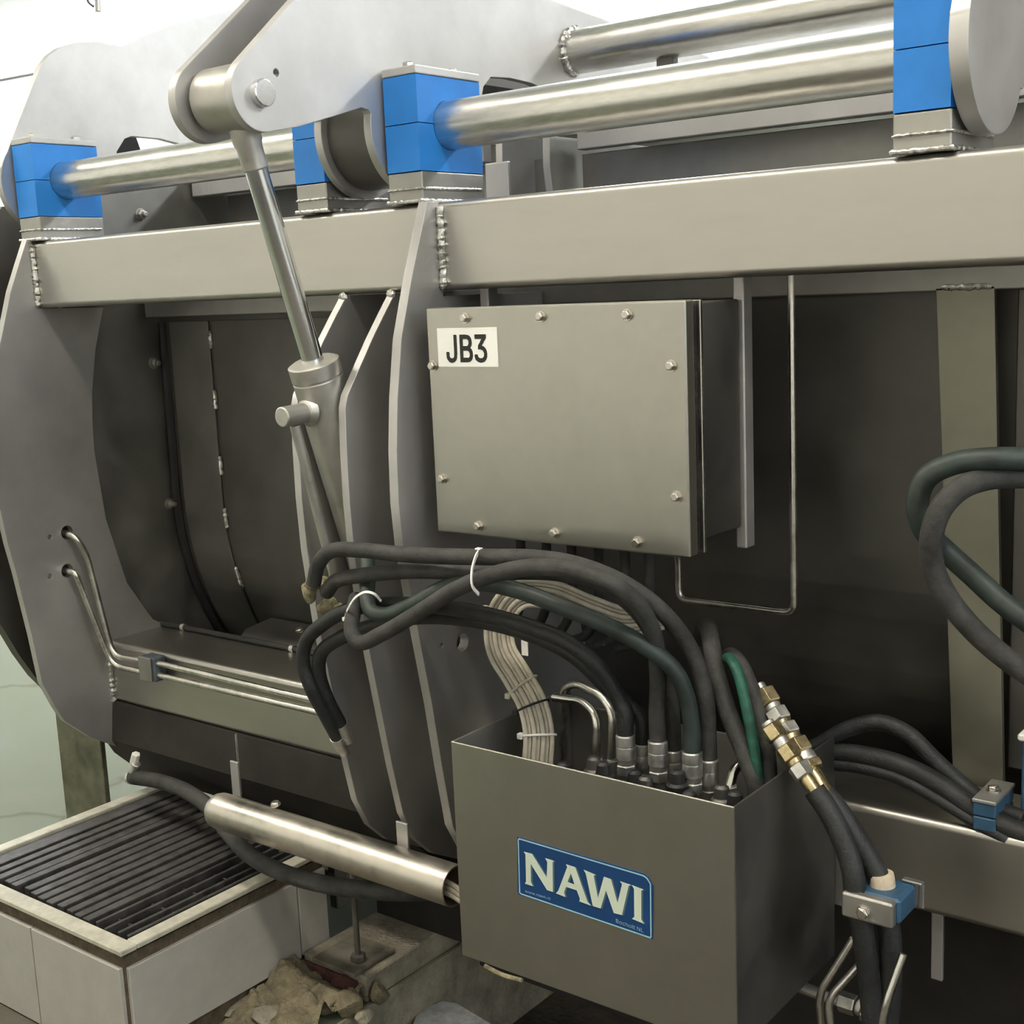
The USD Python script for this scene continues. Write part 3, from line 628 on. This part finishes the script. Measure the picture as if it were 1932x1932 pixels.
# white cable ties around the hoses
def tie(label, pts, w=.0035, mat='white_plastic', head=0):
    p = spline([at(*q[:2], y=q[2]) for q in pts], 8)
    t = thing('cable_tie', label, 'cable tie', p[0])
    part(t, 'strap', sweep(p, w, 8, sect=np.array([[-.35, -1], [.35, -1], [.35, 1], [-.35, 1]])), mat, smooth=False)
    h = p[head]; part(t, 'head', cbox(h[0]-w*1.6, h[0]+w*1.6, h[1]-w*1.4, h[1]+w*1.2, h[2]-w*1.6, h[2]+w*1.6, w*.3), mat)
    return t
tie('white cable tie standing across the crossing hoses at centre', [(904, 1040, -.225), (897, 1052, -.250), (890, 1080, -.276), (891, 1105, -.282), (903, 1121, -.27)])
tie('white cable tie arching over the loop of hoses at left', [(650, 1168, -.225), (657, 1148, -.25), (672, 1126, -.255), (690, 1117, -.25), (705, 1120, -.245), (719, 1134, -.225)], .0022)

# cream cable bundle
cb_pts = [(1245, 1160, .02), (1180, 1172, .0), (1110, 1150, -.02), (1040, 1122, -.03), (985, 1120, -.05), (957, 1140, -.07), (942, 1180, -.08), (946, 1225, -.085), (975, 1275, -.09), (1003, 1325, -.10), (1016, 1380, -.115), (1014, 1440, -.13), (1010, 1500, -.13)]
cb = thing('cable_bundle', 'flat bundle of cream cables curving down into the valve box', 'cable bundle', at(1016, 1380, y=-.11))
base = spline([at(a, b, y=c) for a, b, c in cb_pts], 8)
tn = np.gradient(base, axis=0); tn /= np.linalg.norm(tn, axis=1, keepdims=True)
side = np.cross(tn, FWD*0+np.array([-.62, .78, 0])); side /= np.linalg.norm(side, axis=1, keepdims=True)
for k in range(7):
    off = (k-3)*.0075
    dep = (.003 if k % 2 else -.003)
    part(cb, 'cable', sweep(base+side*off+np.array([-.62*dep, .78*dep, 0]), .0043, 10), 'cable_cream')
lt_ = at(990, 1218, y=-.075)
part(cb, 'tag', cbox(lt_[0]-.007, lt_[0]+.007, lt_[1]-.001, lt_[1]+.001, lt_[2]-.018, lt_[2]+.018, .0004), 'white_plastic', label='small white tag on the cables')
def band(i, mat, label):
    c, s = base[i], side[i]; t = tn[i]; n_ = np.cross(s, t)
    loop = [c+s*.0295*math.cos(a)*1.0+n_*.0105*math.sin(a) for a in np.linspace(0, 2*np.pi, 21)]
    q = thing('cable_tie', label, 'cable tie', c)
    part(q, 'strap', sweep(np.array(loop), .0022, 6), mat)
    h = c-s*.031; part(q, 'head', cbox(h[0]-.005, h[0]+.005, h[1]-.005, h[1]+.005, h[2]-.005, h[2]+.005, .001), mat)
def idx(px, py):
    d = [np.hypot(966+FPX*((b-CAM)@RIGHT)/((b-CAM)@FWD)-px, 966+FPX*((b-CAM)@DOWN)/((b-CAM)@FWD)-py) for b in base]
    return int(np.argmin(d))
band(idx(948, 1160), 'cable_cream', 'cream cable tie near the top bend of the cable bundle')
band(idx(988, 1295), 'cable_cream', 'cream cable tie midway down the cable bundle')
band(idx(1008, 1330), 'black_plastic', 'black cable tie around the cream cable bundle')
band(idx(1014, 1388), 'white_plastic', 'white cable tie lowest on the cable bundle, above the box rim')

# bent steel pipes inside the box
def spipe(label, pts, r=.0075, rad=.03):
    p = [at(a, b, y=c) for a, b, c in pts]
    t = thing('hydraulic_pipe', label, 'pipe', p[-1])
    part(t, 'tube', pipe(p, r, rad), 'pipe_steel')
    d = np.array([0, 0, -1.0]); part(t, 'union_nut', hexnut(p[-1]+np.array([0, 0, .012]), d, r*1.9, .022), 'zinc')
    return t
spipe('bent steel pipe, lower and nearer of the two hooks beside the cables', [(1045, 1316, -.02), (1100, 1322, -.03), (1126, 1350, -.05), (1124, 1440, -.06)])
spipe('bent steel pipe, taller hook behind the nearer one', [(1063, 1440, .0), (1062, 1300, .0), (1085, 1288, -.01), (1135, 1310, -.03), (1156, 1345, -.04), (1152, 1445, -.05)])
spipe('short curved steel pipe in the right corner of the valve box', [(1412, 1432, -.06), (1385, 1450, -.08), (1374, 1495, -.1)], .008, .03)
spipe('straight grey pipe rising at the back of the valve box', [(1062, 1330, .05), (1062, 1450, .05)], .006)

# brass couplings
def coupling(label, p0, p1, segs):
    """segs: (kind, length, radius, material)"""
    p0, p1 = np.array(p0), np.array(p1); d = p1-p0; L = np.linalg.norm(d); d /= L
    tot = sum(s[1] for s in segs); t = thing('brass_coupling', label, 'hose coupling', p0); s = 0
    for kind, ln, r, mat in segs:
        l = ln/tot*L
        if kind == 'hex': part(t, 'hex_nut', hexnut(p0+d*s, d, r, l), mat, smooth=20)
        else: part(t, 'collar', lathe([(0, r*.9), (l*.15, r), (l*.85, r), (l, r*.9)], p0+d*s, d, 20), mat)
        s += l
coupling('longer brass coupling chain leading down to the thick black hose', at(1432, 1292, y=-.03), at(1560, 1500, y=-.10),
         [('c', .5, .009, 'zinc'), ('hex', 1.0, .0185, 'brass'), ('c', .4, .013, 'zinc'), ('hex', .8, .0185, 'zinc'), ('c', .3, .014, 'brass'), ('hex', .7, .019, 'zinc'), ('c', .4, .015, 'brass'), ('hex', .9, .021, 'brass'), ('c', .6, .018, 'zinc'), ('hex', .5, .021, 'brass'), ('c', 1.6, .0125, 'brass')])
coupling('shorter brass coupling chain lying in front of the longer one', at(1447, 1362, y=-.10), at(1540, 1496, y=-.12),
         [('c', .3, .010, 'zinc'), ('hex', 1.0, .0165, 'brass'), ('c', .6, .012, 'zinc'), ('hex', 1.0, .0165, 'brass'), ('c', .4, .013, 'brass'), ('hex', .9, .0165, 'zinc'), ('c', 1.2, .011, 'brass')])
GK = 'thick black hoses below the brass couplings'
H('thick black hose from the brass coupling to the clamp, left one of the pair', [(1536, 1490, -.118), (1566, 1535, -.12), (1592, 1590, -.125), (1608, 1640, -.13), (1614, 1690, -.13), (1628, 1760, -.13), (1640, 1850, -.12), (1650, 1960, -.12)], None, r=.0165, mat='rubber', group=GK)
H('thick black hose from the brass coupling to the clamp, right one with taped end', [(1556, 1495, -.10), (1592, 1545, -.10), (1630, 1605, -.10), (1655, 1650, -.10), (1666, 1690, -.10), (1678, 1760, -.10), (1680, 1850, -.10), (1672, 1960, -.10)], None, r=.0165, mat='rubber', group=GK)
tp = thing('tape_wrap', 'cream tape wrapped around the thick hose above the clamp', 'tape', at(1664, 1663, y=-.10))
part(tp, 'wrap', lathe([(0, .0175), (.003, .0185), (.026, .019), (.03, .0175)], at(1662, 1647, y=-.10), at(1667, 1690, y=-.10)-at(1662, 1647, y=-.10), 20), 'tape_white')
# clamp holding the hoses
hcl = thing('hose_clamp', 'two-bolt hose clamp block, grey with a blue side, below the brass couplings', 'hose clamp', at(1640, 1720, y=-.14))
cA, cB = at(1590, 1700, y=-.15), at(1690, 1730, y=-.15)
zt, zb = at(1640, 1690, y=-.15)[2]-.004, at(1640, 1742, y=-.15)[2]
part(hcl, 'clamp_body', cbox(cA[0], cB[0], -.135, -.07, zb, zt, .004), 'blue_clamp')
part(hcl, 'cover_plate', cbox(cA[0]-.002, cB[0]-.004, -.152, -.136, zb, zt, .003), 'steel_dull')
part(hcl, 'bolt', hexbolt(at(1629, 1721, y=-.152), (0, -1, 0), .009, .006), 'bolt_steel')
part(hcl, 'bracket', [cbox(cB[0]-.02, cB[0]+.010, -.078, -.066, zt+.001, zt+.005, .001), cbox(cB[0]+.002, cB[0]+.010, -.0695, -.066, zb, zt+.005, .001)], 'steel_dull')
# wire stirrups below
def stirrup(label, pts, r=.006):
    p = [at(a, b, y=c) for a, b, c in pts]; t = thing('wire_stirrup', label, 'wire bracket', p[0], 'bent wire brackets under the hose clamp')
    part(t, 'wire', pipe(p, r, .02), 'pipe_steel')
stirrup('bent steel wire bracket, left bright one under the hose clamp', [(1610, 1772, -.12), (1550, 1868, -.14), (1546, 1890, -.14), (1552, 1950, -.13)])
stirrup('bent steel wire bracket, dim one just behind the left bright one', [(1632, 1808, -.02), (1562, 1885, -.06), (1570, 1960, -.06)])
stirrup('bent steel wire bracket, right bright one under the hose clamp', [(1704, 1800, -.12), (1668, 1905, -.15), (1662, 1960, -.15)])
stirrup('bent steel wire bracket, thin dim one between the two bright ones', [(1627, 1820, .02), (1640, 1895, .02), (1642, 1960, .02)], .005)
dp = thing('drain_pipe', 'short grey pipe end with fittings lying low behind the wire brackets', 'pipe', at(1500, 1865, y=.05))
part(dp, 'tube', rod(at(1500, 1858, y=.05), at(1600, 1895, y=.05), .010, 16), 'steel_dull')
part(dp, 'coupling', [rod(at(1585, 1888, y=.05), at(1615, 1898, y=.05), .017, 6), rod(at(1617, 1898, y=.05), at(1628, 1903, y=.05), .014, 16), rod(at(1630, 1903, y=.05), at(1650, 1914, y=.05), .020, 6)], 'zinc')

# right-hand hoses
GR = 'loose hoses at the right edge'
H('dark hose loop entering at the right edge, greenish on top, outer one', [(1990, 872, -.02), (1932, 866, -.05), (1860, 866, -.08), (1795, 876, -.09), (1748, 902, -.10), (1731, 948, -.10), (1744, 1000, -.09), (1780, 1036, -.06), (1832, 1083, -.05), (1890, 1136, -.05), (1950, 1180, -.05)], None, r=.0155, mat='rubber_greenish', group=GR)
H('dark hose loop entering at the right edge, inner one crossing in front', [(1990, 905, .0), (1920, 900, -.04), (1855, 905, -.08), (1808, 925, -.12), (1774, 962, -.135), (1757, 1015, -.14), (1760, 1070, -.13), (1790, 1132, -.12), (1838, 1190, -.11), (1895, 1240, -.10), (1960, 1285, -.10)], None, r=.0155, mat='rubber_dusty', group=GR)
H('dark hose humping up over the lower beam before the blue clamp', [(1470, 1440, .10), (1545, 1405, .12), (1600, 1375, .13), (1660, 1363, .14), (1712, 1384, .15), (1762, 1432, .15), (1812, 1478, .15), (1860, 1515, .15), (1930, 1545, .15)], None, r=.0135, mat='rubber', group='hoses lying along the lower beam')
H('thicker dark hose lying flat along the lower beam into the blue clamp', [(1470, 1425, .12), (1560, 1420, .12), (1640, 1428, .12), (1710, 1448, .12), (1775, 1482, .12), (1840, 1528, .12), (1900, 1560, .12), (1980, 1590, .12)], None, r=.0165, mat='rubber', group='hoses lying along the lower beam')
H('third dark hose lying along the lower beam, nearest its front edge', [(1540, 1440, .11), (1620, 1448, .11), (1700, 1470, .11), (1770, 1508, .11), (1830, 1545, .11), (1900, 1585, .11)], None, r=.010, mat='rubber', group='hoses lying along the lower beam')

def pipe_clamp(label, x0, x1, y0, y1, z0, z1, top=True):
    t = thing('pipe_clamp', label, 'pipe clamp', (x0, y0, z0), 'blue pipe clamps')
    zm = (z0+z1)/2
    part(t, 'lower_half', cbox(x0, x1, y0, y1, z0, zm-.0006, .002), 'blue_clamp')
    part(t, 'upper_half', cbox(x0, x1, y0, y1, zm+.0006, z1, .002), 'blue_clamp')
    cv = part(t, 'cover_plate', cbox(x0-.001, x1+.001, y0-.002, y1+.002, z1, z1+.006, .001), 'steel_plate')
    part(cv, 'bolt', hexbolt(((x0+x1)/2, (y0+y1)/2, z1+.006), (0, 0, 1), .009, .006), 'bolt_steel')
qa, qb = at(1834, 1575, y=.10), at(1877, 1585, y=.10)
ztop = at(1834, 1512, y=.10)[2]
pipe_clamp('blue pipe clamp with grey top plate on the lower beam at the right edge', qa[0], qb[0], .10, .19, .701, ztop)
qa, qb = at(1928, 1400, y=.16), at(1975, 1400, y=.16)
pb = thing('blue_valve', 'slim blue valve body with white cap cut off by the right edge', 'valve', (qa[0], .16, .72))
part(pb, 'body', cbox(qa[0], qb[0], .16, .19, .70, at(1930, 1398, y=.16)[2], .003), 'blue_clamp')
part(pb, 'cap', cbox(qa[0]-.006, qb[0], .155, .195, at(1930, 1398, y=.16)[2], at(1930, 1384, y=.16)[2], .003), 'white_plastic')

# ================================================================== LEFT PIPES ON THE LOWER BEAM
def lp_pipe(label, pts):
    p = [np.array(q) for q in pts]
    t = thing('coolant_pipe', label, 'pipe', p[-1], 'pair of thin steel pipes on the lower beam')
    part(t, 'tube', pipe(p, .0078, .04), 'pipe_steel')
x_ = -2.80
u = [at(*q, y=.075) for q in ((294, 1250), (560, 1313), (640, 1332))]
l = [at(*q, y=.075) for q in ((294, 1272), (560, 1334), (645, 1354))]
lp_pipe('upper thin steel pipe bending out of the upper hole in the left rib', [(-2.86, .014, 1.0), (-2.785, .010, .995), at(163, 1045, x=-2.785), at(213, 1238, x=-2.76), u[0], u[1], u[2]])
lp_pipe('lower thin steel pipe bending out of the lower hole in the left rib', [(-2.86, .004, .905), (-2.785, .0, .905), at(150, 1100, x=-2.785), at(212, 1256, x=-2.76), l[0], l[1], l[2]])
pc = thing('twin_pipe_clamp', 'small grey twin pipe clamp on the lower beam at left', 'pipe clamp', at(290, 1260, y=.08))
xa, xb = at(275, 1262, y=.075)[0], at(300, 1262, y=.075)[0]
part(pc, 'block', cbox(xa, xb, .062, .098, at(290, 1284, y=.07)[2], at(290, 1240, y=.07)[2], .003), 'clamp_grey')
part(pc, 'cover_plate', cbox(xa-.002, xb-.008, .056, .061, at(290, 1284, y=.07)[2], at(290, 1240, y=.07)[2], .001), 'steel_dull')
sl = thing('seal_hose', 'thin black hose clipped along the back of the lower beam at left', 'hose', (-2.5, .28, .705))
part(sl, 'tube', hose([(-2.83, .27, .708), (-2.6, .272, .7075), (-2.2, .272, .7075), (-1.85, .272, .7075)], .007, 10), 'rubber')
for px in (340, 545):
    q = at(px, 1190 if px < 400 else 1224, y=.265)
    part(sl, 'clip', lathe([(0, .0095), (.012, .0095)], (q[0], .272, .7075), (1, 0, 0), 14), 'zinc')
bk = thing('bearing_cover', 'low grey cover behind the lower beam between the ribs', 'cover', (-2.1, .36, .70))
part(bk, 'cover', prism_x(Polygon([(.31, .60), (.31, .695), (.33, .712), (.42, .722), (.42, .60)]), -2.56, -1.83), 'steel_dark')
part(bk, 'bolt', hexbolt((-2.40, .37, .716), (0, -.4, 1), .009, .007), 'bolt_steel'); part(bk, 'bolt', hexbolt((-2.15, .37, .716), (0, -.4, 1), .009, .007), 'bolt_steel')

# ================================================================== CONDUIT TUBE
ct = thing('conduit_tube', 'long round-ended steel tube slung level below the ribs', 'tube', (-1.85, -.1, .455))
tz, ty = .4565, -.10
prof = [(0, .004), (.004, .018), (.011, .029), (.02, .036), (.03, .039), (.034, .0395), (.70, .0395), (.70, .036), (.60, .036)]
part(ct, 'tube', lathe(prof, (-2.205, ty, tz), (1, 0, 0), 48), 'steel_tube')
part(ct, 'clip', [hexbolt(at(520, 1519, y=-.09), (0, -.2, 1), .009, .006)], 'bolt_steel')
part(ct, 'weld_bead', weld([at(747, 1602, y=-.075), at(771, 1608, y=-.075)], .005, 71), 'weld_metal')
GC = 'white cables at the open end of the steel tube'
for k in range(3):
    t = thing('conduit_cable', ['upper', 'middle', 'lower'][k]+' white cable drooping from the open end of the steel tube', 'cable', (-1.5, ty, tz), GC)
    o = k*.011
    part(t, 'sheath', hose([(-1.62, ty-.004+o*.3, tz-.016+o), (-1.51, ty-.006+o*.3, tz-.018+o*.8), (-1.47, ty-.008, tz-.030+o*.9), (-1.44, ty-.008, tz-.055+o), (-1.41, ty-.004, tz-.09+o), (-1.375, ty, tz-.10+o)], .0052, 10), 'cable_cream')
bh = thing('drain_hose', 'dusty black hose sagging behind and below the steel tube', 'hose', at(260, 1470, y=.0))
part(bh, 'tube', hose([at(250, 1466, y=.05), at(300, 1474, y=.05), at(350, 1492, y=.04), at(400, 1528, y=.02), at(430, 1570, y=-.03), at(470, 1612, y=-.06), at(530, 1645, y=-.08), at(610, 1668, y=-.09), at(700, 1680, y=-.08), at(790, 1682, y=-.05), at(880, 1670, y=0.0)], .0185, 16), 'rubber_dusty')
part(bh, 'elbow', [rod(at(248, 1469, y=.05), at(258, 1440, y=.05), .012, 12), rock(at(249, 1468, y=.05), (.019, .019, .019), 3, 2, .1)], 'zinc')
part(bh, 'union_nut', rod(at(252, 1441, y=.05), at(257, 1422, y=.05), .011, 6), 'white_plastic')

# ================================================================== TILED CURB WITH GRATING
KX0, KX1, KY0, KY1, KZ = -2.83, -2.135, -.405, .155, .278
kb = thing('tiled_curb', 'raised curb faced with white tiles around the grating at lower left', 'curb', ((KX0+KX1)/2, KY0, 0))
core = sbox(KX0+.01, KY0+.01, KX1-.01, KY1).difference(sbox(KX0+.04, KY0+.04, KX1-.04, KY1-.0))
part(kb, 'core', prism_z(core, -.002, KZ-.022), 'grout', smooth=False)
def tile(x0, x1, y0, y1, z0, z1): part(kb, 'tile', cbox(x0, x1, y0, y1, z0, z1, .0015), 'tile_white')
tz0, tz1 = .004, KZ-.046
xs = [KX1-.014, at(62, 1800, y=KY0)[0], at(62, 1800, y=KY0)[0]-.47]
tile(xs[1]+.002, xs[0]-.002, KY0, KY0+.012, tz0, tz1); tile(KX0+.004, xs[1]-.002, KY0, KY0+.012, tz0, tz1)
ysplit = at(566, 1740, x=KX1)[1]
tile(KX1-.012, KX1, KY0+.014, ysplit-.002, .045, tz1); tile(KX1-.012, KX1, ysplit+.002, KY1, .05, tz1)
def rim(*a): part(kb, 'rim', cbox(*a, .002), 'rim_stone')
rim(KX0-.0, KX1+.004, KY0-.004, KY0+.036, KZ-.012, KZ)
rim(KX1-.032, KX1+.004, KY0+.0365, KY1, KZ-.012, KZ)
rim(KX0, KX0+.036, KY0+.0365, .22, KZ-.012, KZ)
part(kb, 'side_core', cbox(KX0+.002, KX0+.034, KY1, .22, -.002, KZ-.0125, .001), 'grout')
gr = thing('floor_grating', 'dark grating of closely set flat bars inside the tiled curb', 'grating', ((KX0+KX1)/2, 0, KZ))
nb_ = 18; gx0, gx1 = KX0+.052, KX1-.047
for k in range(nb_):
    x = gx0+(gx1-gx0)*k/(nb_-1)
    jit = rng.normal()*.003; w = (.0042 if k > 13 else .0105+.003*rng.random())
    part(gr, 'bar', cbox(x-w+jit, x+w+jit, KY0+.044+abs(rng.normal())*.007, .215, KZ-.045, KZ-.005+rng.normal()*.002, .0014), 'grate_iron')
for k in range(6):
    y = KY0+.10+k*.085
    part(gr, 'cross_rod', rod((gx0-.01, y, KZ-.020), (gx1+.012, y, KZ-.020), .0035, 8), 'grate_iron')
part(gr, 'tray', cbox(gx0-.012, gx1+.012, KY0+.042, .215, KZ-.10, KZ-.09, .001), 'trench_mud')

# ================================================================== PLINTH, FOOT AND RUBBLE
pc0 = at(683, 1842, z=.06)
pl = thing('concrete_plinth', 'worn concrete plinth under the machine foot beside the trench', 'plinth', (pc0[0]-.1, pc0[1], 0))
part(pl, 'slab', cbox(KX1+.004, pc0[0]+.012, pc0[1], 1.5, -.002, .06, .004), 'concrete')
part(pl, 'broken_edge', cbox(KX1+.004, pc0[0]-.01, pc0[1]-.012, pc0[1]-.001, -.002, .048, .003), 'brick_red')
part(pl, 'trench_face', cbox(pc0[0]+.004, pc0[0]+.018, pc0[1]+.02, 1.5, -.12, -.0005, .003), 'concrete')
mf = thing('machine_foot', 'dark foot plate with a levelling screw on the plinth', 'machine foot', at(675, 1800, z=.062))
fp = at(676, 1812, z=.07)
part(mf, 'foot_plate', cbox(fp[0]-.10, fp[0]+.035, fp[1]-.05, fp[1]+.085, .0605, .070, .002), 'foot_steel')
part(mf, 'levelling_screw', rod((fp[0], fp[1], .07), (fp[0], fp[1], .36), .0070, 12), 'screw_steel')
part(mf, 'nut', hexnut((fp[0], fp[1], .07), (0, 0, 1), .018, .016), 'screw_steel')
pA, pB = at(626, 1760, y=.26), at(641, 1760, y=.26)
part(mf, 'post', cbox(pA[0], pB[0], .26, .30, .0605, .5, .003), 'steel_dull')
# lumpy bed of broken mortar between curb and plinth
gxs, gys = np.linspace(KX1+.002, TX0-.002, 50), np.linspace(-.43, pc0[1]-.013, 90)
gg = np.array([[x, y] for x in gxs for y in gys]); hh = fbm(np.c_[gg*16, np.zeros(len(gg))], 5, 3)
zz = .004+.075*np.clip(hh-.36, 0, 1)*1.3+.03*np.clip((gg[:, 1]+.20)/.2, 0, 1)*hh
nx_, ny_ = len(gxs), len(gys); ff = []
for i in range(nx_-1):
    for j in range(ny_-1):
        q = i*ny_+j; ff += [(q, q+ny_, q+ny_+1), (q, q+ny_+1, q+1)]
mb = thing('mortar_bed', 'lumpy bed of broken yellowish mortar between the tiled curb and the plinth', 'mortar', (KX1, -.2, 0), kind='stuff')
part(mb, 'bed', trimesh.Trimesh(np.c_[gg, zz], ff, process=False), 'mortar_yellow', smooth=30)
def stone(label, px, py, z, size, mat, seed, name='rubble_stone', rough=.35):
    c = at(px, py, z=z); 
    t = '/World/'+numbered('/World', name)
    mm = rock((0, 0, 0), size, seed, 3, rough); mm.apply_translation((0, 0, -mm.bounds[0][2]))
    x = usdkit.mesh(stage, t, mm, M[mat], smooth=40)
    UsdGeom.Xformable(x).AddTranslateOp().Set(Gf.Vec3d(float(c[0]), float(c[1]), z-.003)); BASE[t] = c
    tag(x.GetPrim(), label, 'rubble', None)
stone('large yellowish mortar lump below the red brick edge', 620, 1905, 0, (.055, .05, .030), 'mortar_yellow', 11)
stone('pale mortar chunk right of the large yellowish lump', 665, 1915, 0, (.040, .035, .028), 'mortar_yellow', 12)
stone('yellowish mortar chunk against the tiled curb', 570, 1870, 0, (.040, .05, .028), 'mortar_yellow', 13)
stone('brown mortar lump at the bottom edge by the curb', 520, 1930, 0, (.06, .04, .02), 'concrete', 14)
stone('small grey chunk at the plinth corner', 715, 1890, 0, (.024, .024, .026), 'mortar_yellow', 15)
stone('dark red brick fragment under the plinth edge', 650, 1872, 0, (.05, .03, .030), 'brick_red', 16)
stone('small brown crumb between the mortar chunks', 690, 1925, 0, (.022, .022, .016), 'concrete', 17)
stone('low brown mortar heap along the foot of the curb', 450, 1905, 0, (.05, .05, .018), 'concrete', 18)
c = at(855, 1925, z=-.10)
sl_ = thing('broken_slab', 'grey broken slab lying in the trench at the bottom edge', 'slab', (c[0], c[1], -.30))
sp = Polygon([at(*q, z=-.10)[:2] for q in ((775, 1945), (785, 1918), (806, 1900), (836, 1888), (862, 1893), (898, 1915), (945, 1943), (1010, 1990), (900, 2040), (800, 2010))])
part(sl_, 'lump', prism_z(sp, -.2995, -.10), 'rock_grey', smooth=False)

# ================================================================== HOOK ON THE FAR WALL SIDE
hk = thing('hanging_plug', 'small grey plug hanging on a cord at the top left of the picture', 'plug', at(183, 15, y=3.0))
hp = at(183, 22, y=3.0); s = .0022*2450/2450
part(hk, 'cord', hose([at(165, -60, y=3.0), at(163, -20, y=3.0), at(166, 2, y=3.0), at(176, 12, y=3.0)], .006, 8), 'rubber_dusty')
part(hk, 'body', rod(at(183, -6, y=3.0), at(185, 22, y=3.0), .016, 12), 'steel_dull')
part(hk, 'suspension_cord', rod(at(183, -6, y=3.0), np.array([at(183, -6, y=3.0)[0], 3.0, RZ]), .004, 6), 'rubber_dusty')
